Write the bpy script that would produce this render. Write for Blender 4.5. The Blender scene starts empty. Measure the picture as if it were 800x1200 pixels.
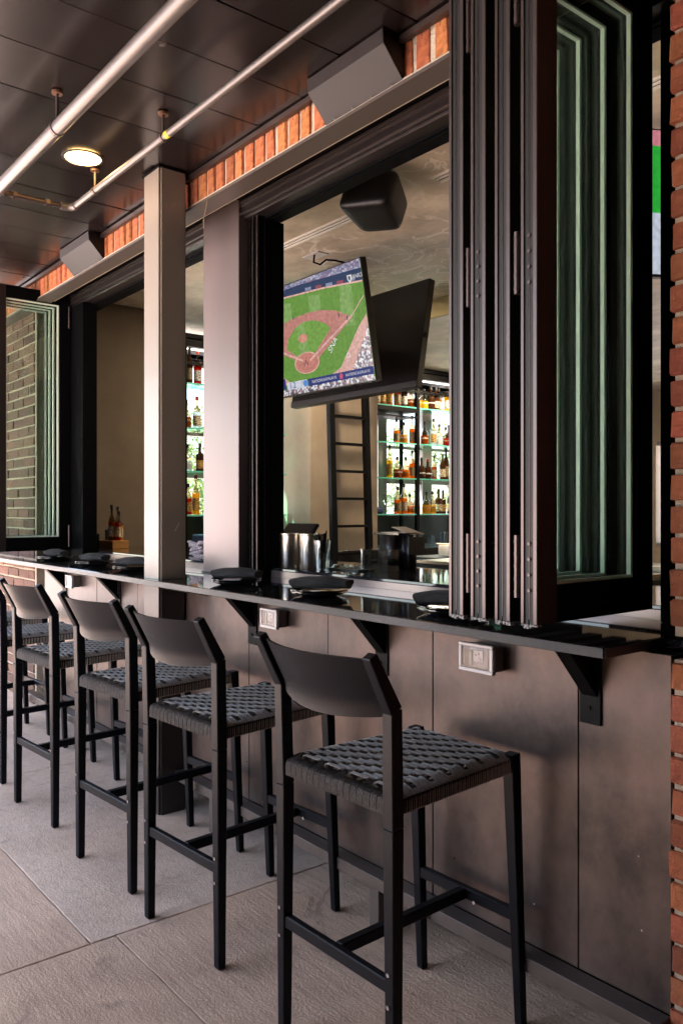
import bpy, bmesh, math, random
from mathutils import Vector, Matrix
R = math.radians
rnd = random.Random(7)
sc = bpy.context.scene
col = sc.collection

# ---------------------------------------------------------------- camera, world, sun, exposure
cam_d = bpy.data.cameras.new('camera'); cam = bpy.data.objects.new('camera', cam_d); col.objects.link(cam)
cam.location = (0, 0, 1.38); cam.rotation_euler = (R(90), 0, R(90-38.9))
cam_d.sensor_fit = 'HORIZONTAL'; cam_d.sensor_width = 36; cam_d.lens = 36*955/800
cam_d.shift_y = -0.0025; cam_d.clip_start = .05; cam_d.clip_end = 3000
sc.camera = cam
SUN_EL, SUN_AZ = R(58), R(238)          # azimuth clockwise from +Y
w = bpy.data.worlds.new('World'); sc.world = w; w.use_nodes = True
nt = w.node_tree; bg = nt.nodes['Background']
sky = nt.nodes.new('ShaderNodeTexSky'); sky.sky_type = 'NISHITA'; sky.sun_disc = False
sky.sun_elevation = SUN_EL; sky.sun_rotation = SUN_AZ; sky.dust_density = 2.0
nt.links.new(sky.outputs[0], bg.inputs[0]); bg.inputs[1].default_value = .09
sd = bpy.data.lights.new('sun', 'SUN'); sd.energy = 5; sd.angle = R(.5); sd.color = (1, .93, .89)
so = bpy.data.objects.new('sun', sd); col.objects.link(so)
dirv = Vector((math.sin(SUN_AZ)*math.cos(SUN_EL), math.cos(SUN_AZ)*math.cos(SUN_EL), math.sin(SUN_EL)))
so.rotation_euler = dirv.to_track_quat('Z', 'Y').to_euler(); so.location = (-3, -8, 9)
sc.view_settings.view_transform = 'Standard'; sc.view_settings.look = 'None'
sc.view_settings.exposure = 3.4; sc.view_settings.gamma = 1
sc.render.engine = 'CYCLES'
sc.cycles.max_bounces = 10; sc.cycles.transparent_max_bounces = 24; sc.cycles.glossy_bounces = 5
sc.cycles.sample_clamp_indirect = 6

# ---------------------------------------------------------------- materials
MC = {}
def mat(name, base, rough=.6, metal=0., noise=None, bump=None, var=0., spec=.5, coat=0., stretch=None, dirt=None, emit=None):
    """noise=(scale, colour2, contrast) ; bump=(scale,strength) ; var=random value per object"""
    if name in MC: return MC[name]
    m = bpy.data.materials.new(name); m.use_nodes = True; N = m.node_tree.nodes; L = m.node_tree.links
    p = N['Principled BSDF']; p.inputs['Base Color'].default_value = (*base, 1)
    p.inputs['Roughness'].default_value = rough; p.inputs['Metallic'].default_value = metal
    p.inputs['Specular IOR Level'].default_value = spec; p.inputs['Coat Weight'].default_value = coat
    tc = N.new('ShaderNodeTexCoord'); mp = N.new('ShaderNodeMapping'); L.new(tc.outputs['Object'], mp.inputs[0])
    if stretch: mp.inputs['Scale'].default_value = stretch
    src = None
    if noise:
        n = N.new('ShaderNodeTexNoise'); n.inputs['Scale'].default_value = noise[0]; n.inputs['Detail'].default_value = 8
        n.inputs['Roughness'].default_value = .65
        L.new(mp.outputs[0], n.inputs['Vector'])
        r = N.new('ShaderNodeValToRGB'); c = noise[2]
        r.color_ramp.elements[0].position = .5-c; r.color_ramp.elements[1].position = .5+c
        r.color_ramp.elements[0].color = (*base, 1); r.color_ramp.elements[1].color = (*noise[1], 1)
        L.new(n.outputs[0], r.inputs[0]); src = r.outputs[0]
        rr = N.new('ShaderNodeMapRange'); rr.inputs['To Min'].default_value = max(.02, rough-.09); rr.inputs['To Max'].default_value = rough+.12
        L.new(n.outputs[0], rr.inputs[0]); L.new(rr.outputs[0], p.inputs['Roughness'])
    if var:
        oi = N.new('ShaderNodeObjectInfo'); hs = N.new('ShaderNodeHueSaturation')
        mr = N.new('ShaderNodeMapRange'); mr.inputs['To Min'].default_value = 1-var; mr.inputs['To Max'].default_value = 1+var
        L.new(oi.outputs['Random'], mr.inputs[0]); L.new(mr.outputs[0], hs.inputs['Value'])
        m2 = N.new('ShaderNodeMath'); m2.operation = 'MULTIPLY'; m2.inputs[1].default_value = 7.31
        fr = N.new('ShaderNodeMath'); fr.operation = 'FRACT'; L.new(oi.outputs['Random'], m2.inputs[0]); L.new(m2.outputs[0], fr.inputs[0])
        mh = N.new('ShaderNodeMapRange'); mh.inputs['To Min'].default_value = .5-var*.03; mh.inputs['To Max'].default_value = .5+var*.03
        L.new(fr.outputs[0], mh.inputs[0]); L.new(mh.outputs[0], hs.inputs['Hue'])
        if src: L.new(src, hs.inputs['Color'])
        else: hs.inputs['Color'].default_value = (*base, 1)
        src = hs.outputs[0]
    if dirt:   # (scale, colour, threshold) sparse marks
        n = N.new('ShaderNodeTexNoise'); n.inputs['Scale'].default_value = dirt[0]; n.inputs['Detail'].default_value = 6
        L.new(tc.outputs['Object'], n.inputs['Vector'])
        r = N.new('ShaderNodeValToRGB'); r.color_ramp.elements[0].position = dirt[2]; r.color_ramp.elements[1].position = dirt[2]+.05
        mx = N.new('ShaderNodeMix'); mx.data_type = 'RGBA'
        L.new(n.outputs[0], r.inputs[0]); L.new(r.outputs[0], mx.inputs['Factor'])
        if src: L.new(src, mx.inputs['A'])
        else: mx.inputs['A'].default_value = (*base, 1)
        mx.inputs['B'].default_value = (*dirt[1], 1); src = mx.outputs['Result']
    if src: L.new(src, p.inputs['Base Color'])
    if bump:
        n = N.new('ShaderNodeTexNoise'); n.inputs['Scale'].default_value = bump[0]; n.inputs['Detail'].default_value = 9
        L.new(mp.outputs[0], n.inputs['Vector'])
        b = N.new('ShaderNodeBump'); b.inputs['Strength'].default_value = bump[1]; b.inputs['Distance'].default_value = .01
        L.new(n.outputs[0], b.inputs['Height']); L.new(b.outputs[0], p.inputs['Normal'])
    if emit:
        p.inputs['Emission Color'].default_value = (*emit[0], 1); p.inputs['Emission Strength'].default_value = emit[1]
    MC[name] = m; return m

def glass(name, tint, rough=0., refl=1.0):
    if name in MC: return MC[name]
    m = bpy.data.materials.new(name); m.use_nodes = True; N = m.node_tree.nodes; L = m.node_tree.links
    N.remove(N['Principled BSDF']); out = N['Material Output']
    t = N.new('ShaderNodeBsdfTransparent'); t.inputs[0].default_value = (*tint, 1)
    g = N.new('ShaderNodeBsdfGlossy'); g.inputs['Roughness'].default_value = rough; g.inputs[0].default_value = (.95, .97, .96, 1)
    f = N.new('ShaderNodeFresnel'); ge = N.new('ShaderNodeNewGeometry'); mi = N.new('ShaderNodeMapRange')   # same reflectance on both faces of a thin pane
    mi.inputs['To Min'].default_value = 1.42; mi.inputs['To Max'].default_value = 1/1.42
    L.new(ge.outputs['Backfacing'], mi.inputs[0]); L.new(mi.outputs[0], f.inputs[0])
    k = N.new('ShaderNodeMath'); k.operation = 'MULTIPLY'; k.inputs[1].default_value = refl; k.use_clamp = True
    x = N.new('ShaderNodeMixShader'); L.new(f.outputs[0], k.inputs[0]); L.new(k.outputs[0], x.inputs[0])
    L.new(t.outputs[0], x.inputs[1]); L.new(g.outputs[0], x.inputs[2]); L.new(x.outputs[0], out.inputs[0])
    MC[name] = m; return m

BLK = mat('black_powdercoat', (.0035, .0035, .004), .5, .0, spec=.10, bump=(220, .12))
STOOL = mat('stool_paint', (.0035, .0042, .0075), .42, .0, spec=.14, noise=(30, (.006, .0065, .009), .3), bump=(350, .08))
ROPE = mat('rope_grey', (.09, .087, .085), .85, noise=(90, (.19, .182, .175), .25), bump=(420, .6))
ROPE2 = mat('rope_grey_weft', (.20, .183, .17), .85, noise=(90, (.40, .37, .345), .25), bump=(420, .6))
BRONZE = mat('bronze_aluminium', (.028, .022, .021), .36, .6, noise=(3, (.04, .031, .030), .3), bump=(160, .05), stretch=(6, 6, .3))
BRONZE_L = mat('bronze_aluminium_edge', (.085, .066, .063), .34, .8, stretch=(5, 5, .4), noise=(4, (.11, .086, .082), .3))
JAMB = mat('black_frame', (.003, .003, .0035), .6, .0, spec=.03)
RUB = mat('rubber_gasket', (.006, .006, .006), .6)
HINGE = mat('hinge_metal', (.11, .08, .075), .4, .8)
COLM = mat('taupe_column_paint', (.21, .18, .15), .36, .0, noise=(2, (.235, .20, .17), .3), bump=(60, .05), stretch=(3, 3, .4), coat=.08, dirt=(30, (.6, .58, .55), .76))
POST = mat('post_metal', (.165, .128, .122), .34, .6, noise=(2.2, (.20, .155, .15), .3), stretch=(4, 4, .4))
PANEL = mat('bronze_wall_panel', (.028, .020, .020), .40, .40, noise=(3.6, (.118, .080, .066), .17), bump=(30, .08), stretch=(1.3, 1, .9), var=.10, dirt=(38, (.5, .48, .46), .79))
RAILM = mat('rail_metal', (.10, .085, .078), .4, .6, noise=(8, (.16, .13, .12), .3))
CEIL = mat('ceiling_panel', (.014, .010, .010), .22, .30, noise=(1.6, (.024, .018, .018), .25), bump=(3, .10), var=.2, stretch=(1, .4, 1), dirt=(9, (.11, .09, .085), .72))
PIPE = mat('painted_pipe', (.125, .112, .106), .33, .5, noise=(14, (.165, .148, .138), .3))
BRICK = mat('red_brick', (.22, .055, .025), .85, noise=(16, (.37, .12, .055), .22), bump=(55, .9), var=.28, dirt=(20, (.09, .05, .035), .66))
BRICKD = mat('brown_brick', (.085, .042, .028), .85, noise=(16, (.15, .075, .05), .25), bump=(55, .7), var=.4, dirt=(26, (.4, .3, .25), .72))
BRICKS = mat('orange_soldier_brick', (.26, .065, .025), .85, noise=(20, (.60, .21, .075), .16), bump=(60, .9), var=.3, dirt=(22, (.20, .085, .06), .60))
MORTD = mat('pier_mortar', (.34, .27, .20), .95, noise=(40, (.48, .40, .31), .3), bump=(90, .8))
MORT = mat('mortar', (.46, .40, .31), .95, noise=(40, (.66, .60, .48), .3), bump=(90, .8))
def veins(m, scale, colr, half=.025, lo=.48, hi=.6):
    N = m.node_tree.nodes; L = m.node_tree.links; p = N['Principled BSDF']; src = p.inputs['Base Color'].links[0].from_socket
    tc = N.new('ShaderNodeTexCoord'); n = N.new('ShaderNodeTexNoise'); n.inputs['Scale'].default_value = scale; n.inputs['Detail'].default_value = 7; n.inputs['Distortion'].default_value = 1.6
    L.new(tc.outputs['Object'], n.inputs['Vector']); r = N.new('ShaderNodeValToRGB'); e = r.color_ramp.elements
    e[0].position = .5-half; e[0].color = (0, 0, 0, 1); e[1].position = .5+half; e[1].color = (0, 0, 0, 1); q = e.new(.5); q.color = (.8, .8, .8, 1)
    L.new(n.outputs[0], r.inputs[0]); n2 = N.new('ShaderNodeTexNoise'); n2.inputs['Scale'].default_value = .9; L.new(tc.outputs['Object'], n2.inputs['Vector'])
    mr = N.new('ShaderNodeMapRange'); mr.inputs['From Min'].default_value = lo; mr.inputs['From Max'].default_value = hi; L.new(n2.outputs[0], mr.inputs[0])
    mu = N.new('ShaderNodeMath'); mu.operation = 'MULTIPLY'; L.new(r.outputs[0], mu.inputs[0]); L.new(mr.outputs[0], mu.inputs[1])
    mx = N.new('ShaderNodeMix'); mx.data_type = 'RGBA'; L.new(mu.outputs[0], mx.inputs['Factor']); L.new(src, mx.inputs['A']); mx.inputs['B'].default_value = (*colr, 1)
    L.new(mx.outputs['Result'], p.inputs['Base Color'])
PLAST = mat('grey_plaster', (.25, .195, .14), .8, noise=(2.2, (.40, .325, .245), .25), bump=(9, .12))
ICEIL = mat('mottled_ceiling', (.34, .275, .20), .45, noise=(1.9, (.72, .62, .48), .16), bump=(6, .6), stretch=(1.2, 1.6, 1), spec=.6)
veins(ICEIL, 2.6, (.85, .80, .72))
YEL = mat('ochre_fascia', (.42, .33, .15), .7)
STEEL = mat('brushed_steel', (.66, .58, .48), .24, 1.)
CHROME = mat('chrome', (.8, .8, .8), .1, 1.)
WHITEP = mat('white_plastic', (.50, .48, .48), .35)
GREYP = mat('outlet_face', (.22, .22, .23), .4)
NAPK = mat('black_napkin_cloth', (.012, .012, .013), .9, bump=(300, .5))
PLATE = mat('black_glazed_plate', (.012, .012, .014), .12, coat=.5)
SPK = mat('speaker_casing', (.016, .012, .012), .5, spec=.3, noise=(200, (.028, .021, .020), .3), bump=(260, .2))
SPKB = mat('speaker_black', (.005, .0045, .0045), .4, spec=.3, bump=(500, .15))
GL = glass('window_glass', (.95, .97, .96), 0, .6)
SHG = glass('shelf_glass', (.55, .92, .78), 0, 1.0)
CLR = glass('clear_glassware', (.84, .88, .90), .02, 3.6)
SPACER = mat('glazing_spacer', (.95, .97, .86), .4, .0)
SHEDGE = mat('glass_shelf_edge', (.10, .55, .42), .3)
BOXW = mat('oak_box', (.55, .25, .07), .5, noise=(8, (.55, .27, .08), .3), stretch=(1, 1, 6))
DARK = mat('dark_bar_cabinet', (.010, .010, .012), .35)

def granite():
    m = bpy.data.materials.new('black_granite'); m.use_nodes = True; N = m.node_tree.nodes; L = m.node_tree.links
    p = N['Principled BSDF']; tc = N.new('ShaderNodeTexCoord')
    v = N.new('ShaderNodeTexVoronoi'); v.inputs['Scale'].default_value = 650; L.new(tc.outputs['Object'], v.inputs['Vector'])
    n = N.new('ShaderNodeTexNoise'); n.inputs['Scale'].default_value = 120; n.inputs['Detail'].default_value = 5; L.new(tc.outputs['Object'], n.inputs['Vector'])
    s = N.new('ShaderNodeSeparateColor'); L.new(v.outputs['Color'], s.inputs[0])
    mu = N.new('ShaderNodeMath'); mu.operation = 'MULTIPLY'; L.new(s.outputs[0], mu.inputs[0]); L.new(n.outputs[0], mu.inputs[1])
    r = N.new('ShaderNodeValToRGB'); e = r.color_ramp.elements
    e[0].position = .30; e[0].color = (.012, .012, .015, 1); e[1].position = .62; e[1].color = (.10, .10, .115, 1)
    L.new(mu.outputs[0], r.inputs[0]); L.new(r.outputs[0], p.inputs['Base Color'])
    p.inputs['Roughness'].default_value = .055; p.inputs['Specular IOR Level'].default_value = .8; p.inputs['Coat Weight'].default_value = .4
    p.inputs['Coat Roughness'].default_value = .03
    return m
GRAN = granite()

def slabmat(name, c1, c2, streak):
    m = bpy.data.materials.new(name); m.use_nodes = True; N = m.node_tree.nodes; L = m.node_tree.links
    p = N['Principled BSDF']; tc = N.new('ShaderNodeTexCoord')
    def noise(sc_, det, scale=(1, 1, 1), dist=0):
        mp = N.new('ShaderNodeMapping'); mp.inputs['Scale'].default_value = scale; L.new(tc.outputs['Object'], mp.inputs[0])
        n = N.new('ShaderNodeTexNoise'); n.inputs['Scale'].default_value = sc_; n.inputs['Detail'].default_value = det
        n.inputs['Distortion'].default_value = dist; n.inputs['Roughness'].default_value = .62; L.new(mp.outputs[0], n.inputs['Vector']); return n
    a = noise(1.7, 10); b = noise(26, 8, streak); c = noise(120, 4); d = noise(7, 9, (1, 1, 1), 1.5)
    r = N.new('ShaderNodeValToRGB'); e = r.color_ramp.elements; e[0].position = .33; e[1].position = .68
    e[0].color = (*c1, 1); e[1].color = (*c2, 1); L.new(a.outputs[0], r.inputs[0])
    def over(src, fac, colr, lo, hi, amt):
        rr = N.new('ShaderNodeMapRange'); rr.inputs['From Min'].default_value = lo; rr.inputs['From Max'].default_value = hi
        rr.inputs['To Max'].default_value = amt; L.new(fac, rr.inputs[0])
        mx = N.new('ShaderNodeMix'); mx.data_type = 'RGBA'; L.new(rr.outputs[0], mx.inputs['Factor']); L.new(src, mx.inputs['A'])
        mx.inputs['B'].default_value = (*colr, 1); return mx.outputs['Result']
    s = over(r.outputs[0], b.outputs[0], tuple(x*.66 for x in c1), .5, .74, .5)
    s = over(s, d.outputs[0], (.17, .12, .10), .60, .74, .55)
    e_ = noise(.9, 6, (1, 1, 1), .6); s = over(s, e_.outputs[0], tuple(x*.6 for x in c1), .5, .68, .5)
    s = over(s, c.outputs[0], tuple(min(1, x*1.5) for x in c2), .58, .75, .35)
    f_ = noise(38, 3, (1, 1, 1), .8); s = over(s, f_.outputs[0], (.14, .10, .08), .70, .74, .75)
    L.new(s, p.inputs['Base Color']); p.inputs['Roughness'].default_value = .78
    ad = N.new('ShaderNodeMath'); ad.operation = 'ADD'; L.new(b.outputs[0], ad.inputs[0]); L.new(c.outputs[0], ad.inputs[1])
    bp = N.new('ShaderNodeBump'); bp.inputs['Strength'].default_value = .55; bp.inputs['Distance'].default_value = .006
    L.new(ad.outputs[0], bp.inputs['Height']); L.new(bp.outputs[0], p.inputs['Normal'])
    return m
SLABW = slabmat('brushed_stone_slab', (.50, .335, .245), (.74, .53, .40), (.22, 1.5, 1))
SLABR = slabmat('rough_stone_slab', (.54, .385, .30), (.76, .58, .47), (1, 1, 1))

veins(SLABR, .45, (.30, .22, .17), .0022, .5, .6); veins(SLABW, .4, (.26, .18, .13), .002, .5, .6)

# ---------------------------------------------------------------- geometry helpers
def link(name, me, m, parent=None, loc=None, rot=None):
    o = bpy.data.objects.new(name, me); col.objects.link(o)
    if m is not None and not me.materials: me.materials.append(m)
    if parent is not None: o.parent = parent
    if loc: o.location = loc
    if rot: o.rotation_euler = rot
    return o
def bm_me(bm, name='mesh', smooth=False):
    me = bpy.data.meshes.new(name); bm.normal_update()
    if smooth:
        for f in bm.faces: f.smooth = True
    bm.to_mesh(me); bm.free()
    if smooth: me.set_sharp_from_angle(angle=R(38))
    return me
def add_box(bm, x0, x1, y0, y1, z0, z1, bev=0., M=None):
    r = bmesh.ops.create_cube(bm, size=1)
    vs = r['verts']
    for v in vs: v.co = Vector(((x0+x1)/2+v.co.x*(x1-x0), (y0+y1)/2+v.co.y*(y1-y0), (z0+z1)/2+v.co.z*(z1-z0)))
    if bev:
        es = list({e for v in vs for e in v.link_edges})
        r2 = bmesh.ops.bevel(bm, geom=es, offset=bev, segments=1, affect='EDGES'); vs = list({v for v in r2['verts']} | {v for v in vs if v.is_valid})
    if M is not None: bmesh.ops.transform(bm, matrix=M, verts=vs)
    return vs
def boxes(name, lst, m, parent=None, bev=0., loc=None):
    bm = bmesh.new()
    for b in lst: add_box(bm, *b, bev=bev)
    return link(name, bm_me(bm, name), m, parent, loc)
def add_bar(bm, p, q, w0, d0, w1=None, d1=None, up=Vector((0, 1, 0)), bev=0.):
    """square bar p->q, width w (perp) and depth d (along up)"""
    p, q = Vector(p), Vector(q); w1 = w0 if w1 is None else w1; d1 = d0 if d1 is None else d1
    ax = (q-p).normalized(); u = (up-ax*up.dot(ax)).normalized(); s = ax.cross(u)
    rings = []
    for c, ww, dd in ((p, w0, d0), (q, w1, d1)):
        rings.append([bm.verts.new(c+s*a*ww/2+u*b*dd/2) for a, b in ((-1, -1), (1, -1), (1, 1), (-1, 1))])
    fs = [bm.faces.new(rings[0][::-1]), bm.faces.new(rings[1])]
    for i in range(4): fs.append(bm.faces.new((rings[0][i], rings[0][(i+1) % 4], rings[1][(i+1) % 4], rings[1][i])))
    if bev:
        es = list({e for f in fs for e in f.edges}); bmesh.ops.bevel(bm, geom=es, offset=bev, segments=1, affect='EDGES')
def add_tube(bm, pts, r, n=12, caps=True):
    pts = [Vector(p) for p in pts]; rs = r if isinstance(r, (list, tuple)) else [r]*len(pts); rings = []
    pu = None
    for i, p in enumerate(pts):
        t = ((pts[min(i+1, len(pts)-1)]-pts[max(i-1, 0)])).normalized()
        u = pu if pu is not None else (Vector((0, 0, 1)) if abs(t.z) < .9 else Vector((1, 0, 0)))
        u = (u-t*u.dot(t)).normalized(); pu = u; s = t.cross(u)
        rings.append([bm.verts.new(p+(u*math.cos(2*math.pi*k/n)+s*math.sin(2*math.pi*k/n))*rs[i]) for k in range(n)])
    for a, b in zip(rings, rings[1:]):
        for k in range(n): bm.faces.new((a[k], a[(k+1) % n], b[(k+1) % n], b[k]))
    if caps: bm.faces.new(rings[0][::-1]); bm.faces.new(rings[-1])
def add_lathe(bm, prof, n=20, c=(0, 0, 0)):
    rings = []
    for r, z in prof: rings.append([bm.verts.new((c[0]+r*math.cos(2*math.pi*k/n), c[1]+r*math.sin(2*math.pi*k/n), c[2]+z)) for k in range(n)])
    for a, b in zip(rings, rings[1:]):
        for k in range(n): bm.faces.new((a[k], a[(k+1) % n], b[(k+1) % n], b[k]))
    if prof[0][0] > 1e-4: bm.faces.new(rings[0][::-1])
    if prof[-1][0] > 1e-4: bm.faces.new(rings[-1])
def lathe(name, prof, m, parent=None, loc=None, n=20, smooth=True):
    bm = bmesh.new(); add_lathe(bm, prof, n); return link(name, bm_me(bm, name, smooth), m, parent, loc)
def add_prism(bm, poly, x0, x1, axis='x'):
    """extrude 2D polygon; axis x: poly=(y,z); axis y: poly=(x,z); axis z: poly=(x,y)"""
    def P(a, t): return {'x': (t, a[0], a[1]), 'y': (a[0], t, a[1]), 'z': (a[0], a[1], t)}[axis]
    A = [bm.verts.new(P(a, x0)) for a in poly]; B = [bm.verts.new(P(a, x1)) for a in poly]
    bm.faces.new(A[::-1]); bm.faces.new(B)
    for i in range(len(poly)): bm.faces.new((A[i], A[(i+1) % len(poly)], B[(i+1) % len(poly)], B[i]))
    bmesh.ops.recalc_face_normals(bm, faces=bm.faces)
def prism(name, poly, x0, x1, m, parent=None, axis='x', bev=0., loc=None):
    bm = bmesh.new(); add_prism(bm, poly, x0, x1, axis)
    if bev: bmesh.ops.bevel(bm, geom=list(bm.edges), offset=bev, segments=2, affect='EDGES')
    return link(name, bm_me(bm, name), m, parent, loc)
def tag(o, label=None, cat=None, group=None, kind=None):
    if label: o['label'] = label
    if cat: o['category'] = cat
    if group: o['group'] = group
    if kind: o['kind'] = kind
    return o
def thing(name, label, cat, loc=(0, 0, 0), rz=0, group=None):
    o = bpy.data.objects.new(name, None); col.objects.link(o); o.location = loc; o.rotation_euler = (0, 0, rz)
    return tag(o, label, cat, group)
def copy_tree(o, parent=None):
    c = o.copy(); col.objects.link(c); c.parent = parent
    for ch in list(o.children): copy_tree(ch, c)
    return c
def text_mesh(s, size):
    cu = bpy.data.curves.new('lettering', 'FONT'); cu.body = s; cu.size = size; cu.align_x = 'CENTER'; cu.align_y = 'CENTER'
    o = bpy.data.objects.new('tmp', cu); me = bpy.data.meshes.new_from_object(o); bpy.data.objects.remove(o); return me

# ================================================================ SETTING
# ground sheet
g = boxes('ground', [(-400, 400, -400, 400, -.30, -.03)], mat('pale_paving', (.46, .41, .395), .9, noise=(2, (.57, .51, .49), .3), bump=(30, .4)))
tag(g, kind='structure')
# patio floor of stone slabs
def wob(bm, amp):
    for v in bm.verts: v.co += Vector((rnd.uniform(-amp, amp), rnd.uniform(-amp, amp), 0))
def slab(x0, x1, y0, y1, m, parent):
    bm = bmesh.new(); n = 24; pts = []
    for (a, b), (c, d) in (((x0, y0), (x1, y0)), ((x1, y0), (x1, y1)), ((x1, y1), (x0, y1)), ((x0, y1), (x0, y0))):
        for i in range(n):
            t = i/n; k = .0018
            pts.append((a+(c-a)*t+rnd.uniform(-k, k), b+(d-b)*t+rnd.uniform(-k, k)))
    top = [bm.verts.new((x, y, 0)) for x, y in pts]; bot = [bm.verts.new((x, y, -.05)) for x, y in pts]
    cx, cy = (x0+x1)/2, (y0+y1)/2
    mid = [bm.verts.new((cx+(x-cx)*.9975, cy+(y-cy)*.9975, .0015)) for x, y in pts]
    bm.faces.new(mid)
    N_ = len(pts)
    for i in range(N_):
        j = (i+1) % N_; bm.faces.new((top[i], top[j], mid[j], mid[i])); bm.faces.new((bot[i], bot[j], top[j], top[i]))
    return link('floor_slab', bm_me(bm, 'floor_slab'), m, parent)
fl = boxes('patio_floor', [(-12, 3.2, -2.6, 2.7, -.029, -.012)], mat('joint_sand', (.13, .105, .09), .95, bump=(60, .5)))
tag(fl, kind='structure')
xs = [-11.79, -9.935, -8.08, -6.225, -4.37, -2.515, -.66, 1.2, 3.1]
for i in range(8):
    ym = 1.007 if i < 5 else 1.09
    for y0, y1 in ((-2.6, -.8), (-.8, ym), (ym, 2.66)):
        m = SLABR if (i < 5 and y0 > 0) or (i < 2) else SLABW
        slab(xs[i]+.002, xs[i+1]-.002, y0+.002, y1-.002, m, fl)

# patio ceiling of metal panels
ZC = 2.94
ce = boxes('patio_ceiling', [(-8.3, 3.2, -1.25, 1.97, 3.02, 3.10)], JAMB); tag(ce, kind='structure')
bm = bmesh.new()
for i in range(37):
    x0 = -8.28+.305*i
    cuts = [-1.2, rnd.uniform(.0, .3)+(.5 if i % 2 else 0.1), 1.846]
    for a, b in zip(cuts, cuts[1:]):
        bmx = bmesh.new(); dz = rnd.uniform(0, .005)
        vs = add_box(bmx, x0+.0015, x0+.3035, a+.0015, b-.0015, ZC+dz, ZC+.03+dz, bev=.002)
        for v in bmx.verts:
            if v.co.z < ZC+.02: v.co.z += rnd.uniform(-.0025, .0025)
        link('ceiling_panel', bm_me(bmx, 'ceiling_panel'), CEIL, ce)
bm.free()
boxes('ceiling_fascia', [(-8.3, 3.2, -1.30, -1.252, 2.86, 3.2), (-8.35, -8.301, -1.30, 1.8, 2.86, 3.2)], BRONZE, ce)
boxes('edge_trim', [(-9.5, 3, 1.822, 1.843, 2.915, 2.936)], mat('trim_dark', (.07, .05, .045), .3, .6), ce)

# ---------------------------------------------------------------- brickwork
def brick_meshes(L, H_, D, n=6, horiz=True):
    out = []
    for k in range(n):
        bm = bmesh.new(); add_box(bm, 0, L, 0, D, 0, H_, bev=.004)
        for v in bm.verts: v.co += Vector((rnd.uniform(-.0025, .0025), rnd.uniform(-.003, .003), rnd.uniform(-.0025, .0025)))
        out.append(bm_me(bm, 'brick'))
    return out
CO = .0736
bl = brick_meshes(.222, CO-.012, .09); bs = brick_meshes(.105, CO-.012, .09)
for me in bl+bs: me.materials.append(BRICK)
def brick_pier(xa, xb, yf, z1, label, notch=None, cat='brick pier', group=None, left=True, matr=None):
    th = thing('brick_pier', label, cat, (xa, yf, 0))
    core = [(.006, xb-xa-.006, .0075, .34, -.02, z1)]
    if notch: core = [(.006, xb-xa-.006, .0075, .34, -.02, notch[0]), (.05, xb-xa-.012, .011, .34, notch[0], notch[1]), (.006, xb-xa-.006, .011, .34, notch[1], z1)]
    boxes('mortar', core, MORTD, th)
    n = int(z1/CO); W = xb-xa
    for r in range(n):
        z = r*CO+.004; x = 0.; k = r % 2; first = True
        if notch and z < notch[1] and z+CO-.012 > notch[0]:
            x = .03
        while x < W-.05:
            short = (k and first); me = (bs if short else bl)[rnd.randrange(6)]
            L = .105 if short else .222
            if x+L > W+.02: me = bs[rnd.randrange(6)]; L = .105
            if x+L > W+.02: break
            o = link('brick', me, None, th, (x+rnd.uniform(-.003, .003), rnd.uniform(-.004, .004), z))
            if matr: o.material_slots[0].link = 'OBJECT'; o.material_slots[0].material = matr
            x += L+.012; first = False
    return th
brick_pier(-1.003, .05, 1.80, 2.93, 'red brick pier at the right end of the bar counter', notch=(1.03, 1.085))
brick_pier(-6.90, -5.82, 1.93, 2.93, 'brown brick pier behind the leftmost folded windows, at the far end', matr=BRICKD)
# soldier course
sl = thing('brick_lintel', 'soldier course of orange bricks above the windows, under the dark ceiling', 'brick course', (-7.4, 1.85, 2.79))
boxes('mortar', [(0, 6.55, .009, .10, .002, .20)], MORT, sl)
sb = []
for k in range(6):
    bm = bmesh.new(); add_box(bm, 0, .060, 0, .08, 0, .16, bev=.005)
    for v in bm.verts: v.co += Vector((rnd.uniform(-.003, .003), rnd.uniform(-.004, .003), rnd.uniform(-.003, .003)))
    me = bm_me(bm, 'brick'); me.materials.append(BRICKS); sb.append(me)
for i in range(82): link('brick', sb[i % 6], None, sl, (.006+i*.0795+rnd.uniform(-.004, .004), rnd.uniform(-.003, .003), .016+rnd.uniform(-.002, .002)), (0, rnd.uniform(-.009, .009), 0))
st = thing('steel_lintel', 'long bronze steel angle carrying the orange bricks above the openings', 'lintel', (-7.4, 1.85, 2.79))
boxes('flange', [(0, 6.4, -.018, .075, -.012, 0)], mat('lintel_brown', (.085, .066, .056), .5, .3), st)
boxes('mortar_bead', [(0, 6.4, -.010, .0, .001, .014)], MORT, st, bev=.003)

# ---------------------------------------------------------------- lower bar wall
bw = thing('bar_wall', 'bronze metal panelled wall under the granite counter', 'wall', (0, 0, 0))
boxes('wall_core', [(-5.27, -1.003, 1.818, 2.16, .15, 1.036)], JAMB, bw)
seams = [-1.003]+[-1.26-.5275*k for k in range(8)]+[-5.275]
for a, b in zip(seams, seams[1:]):
    boxes('wall_panel', [(b+.0015, a-.0015, 1.805+rnd.uniform(0, .0015), 1.817, .19, 1.038)], PANEL, bw, bev=.0012)
boxes('screw_heads', [(x, x+.004, 1.8035, 1.806, z, z+.004) for x, z in [(rnd.uniform(-5.2, -1.05), rnd.choice((.30, .33, .36, .52, .55))+rnd.uniform(-.02, .02)) for _ in range(22)]], CHROME, bw)['kind'] = 'stuff'
fr = thing('base_rail', 'low bronze rail running along the foot of the bar wall', 'rail', (0, 0, 0))
boxes('rail', [(-5.5, -1.003, 1.742, 1.803, .150, .190)], RAILM, fr, bev=.002)
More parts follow.
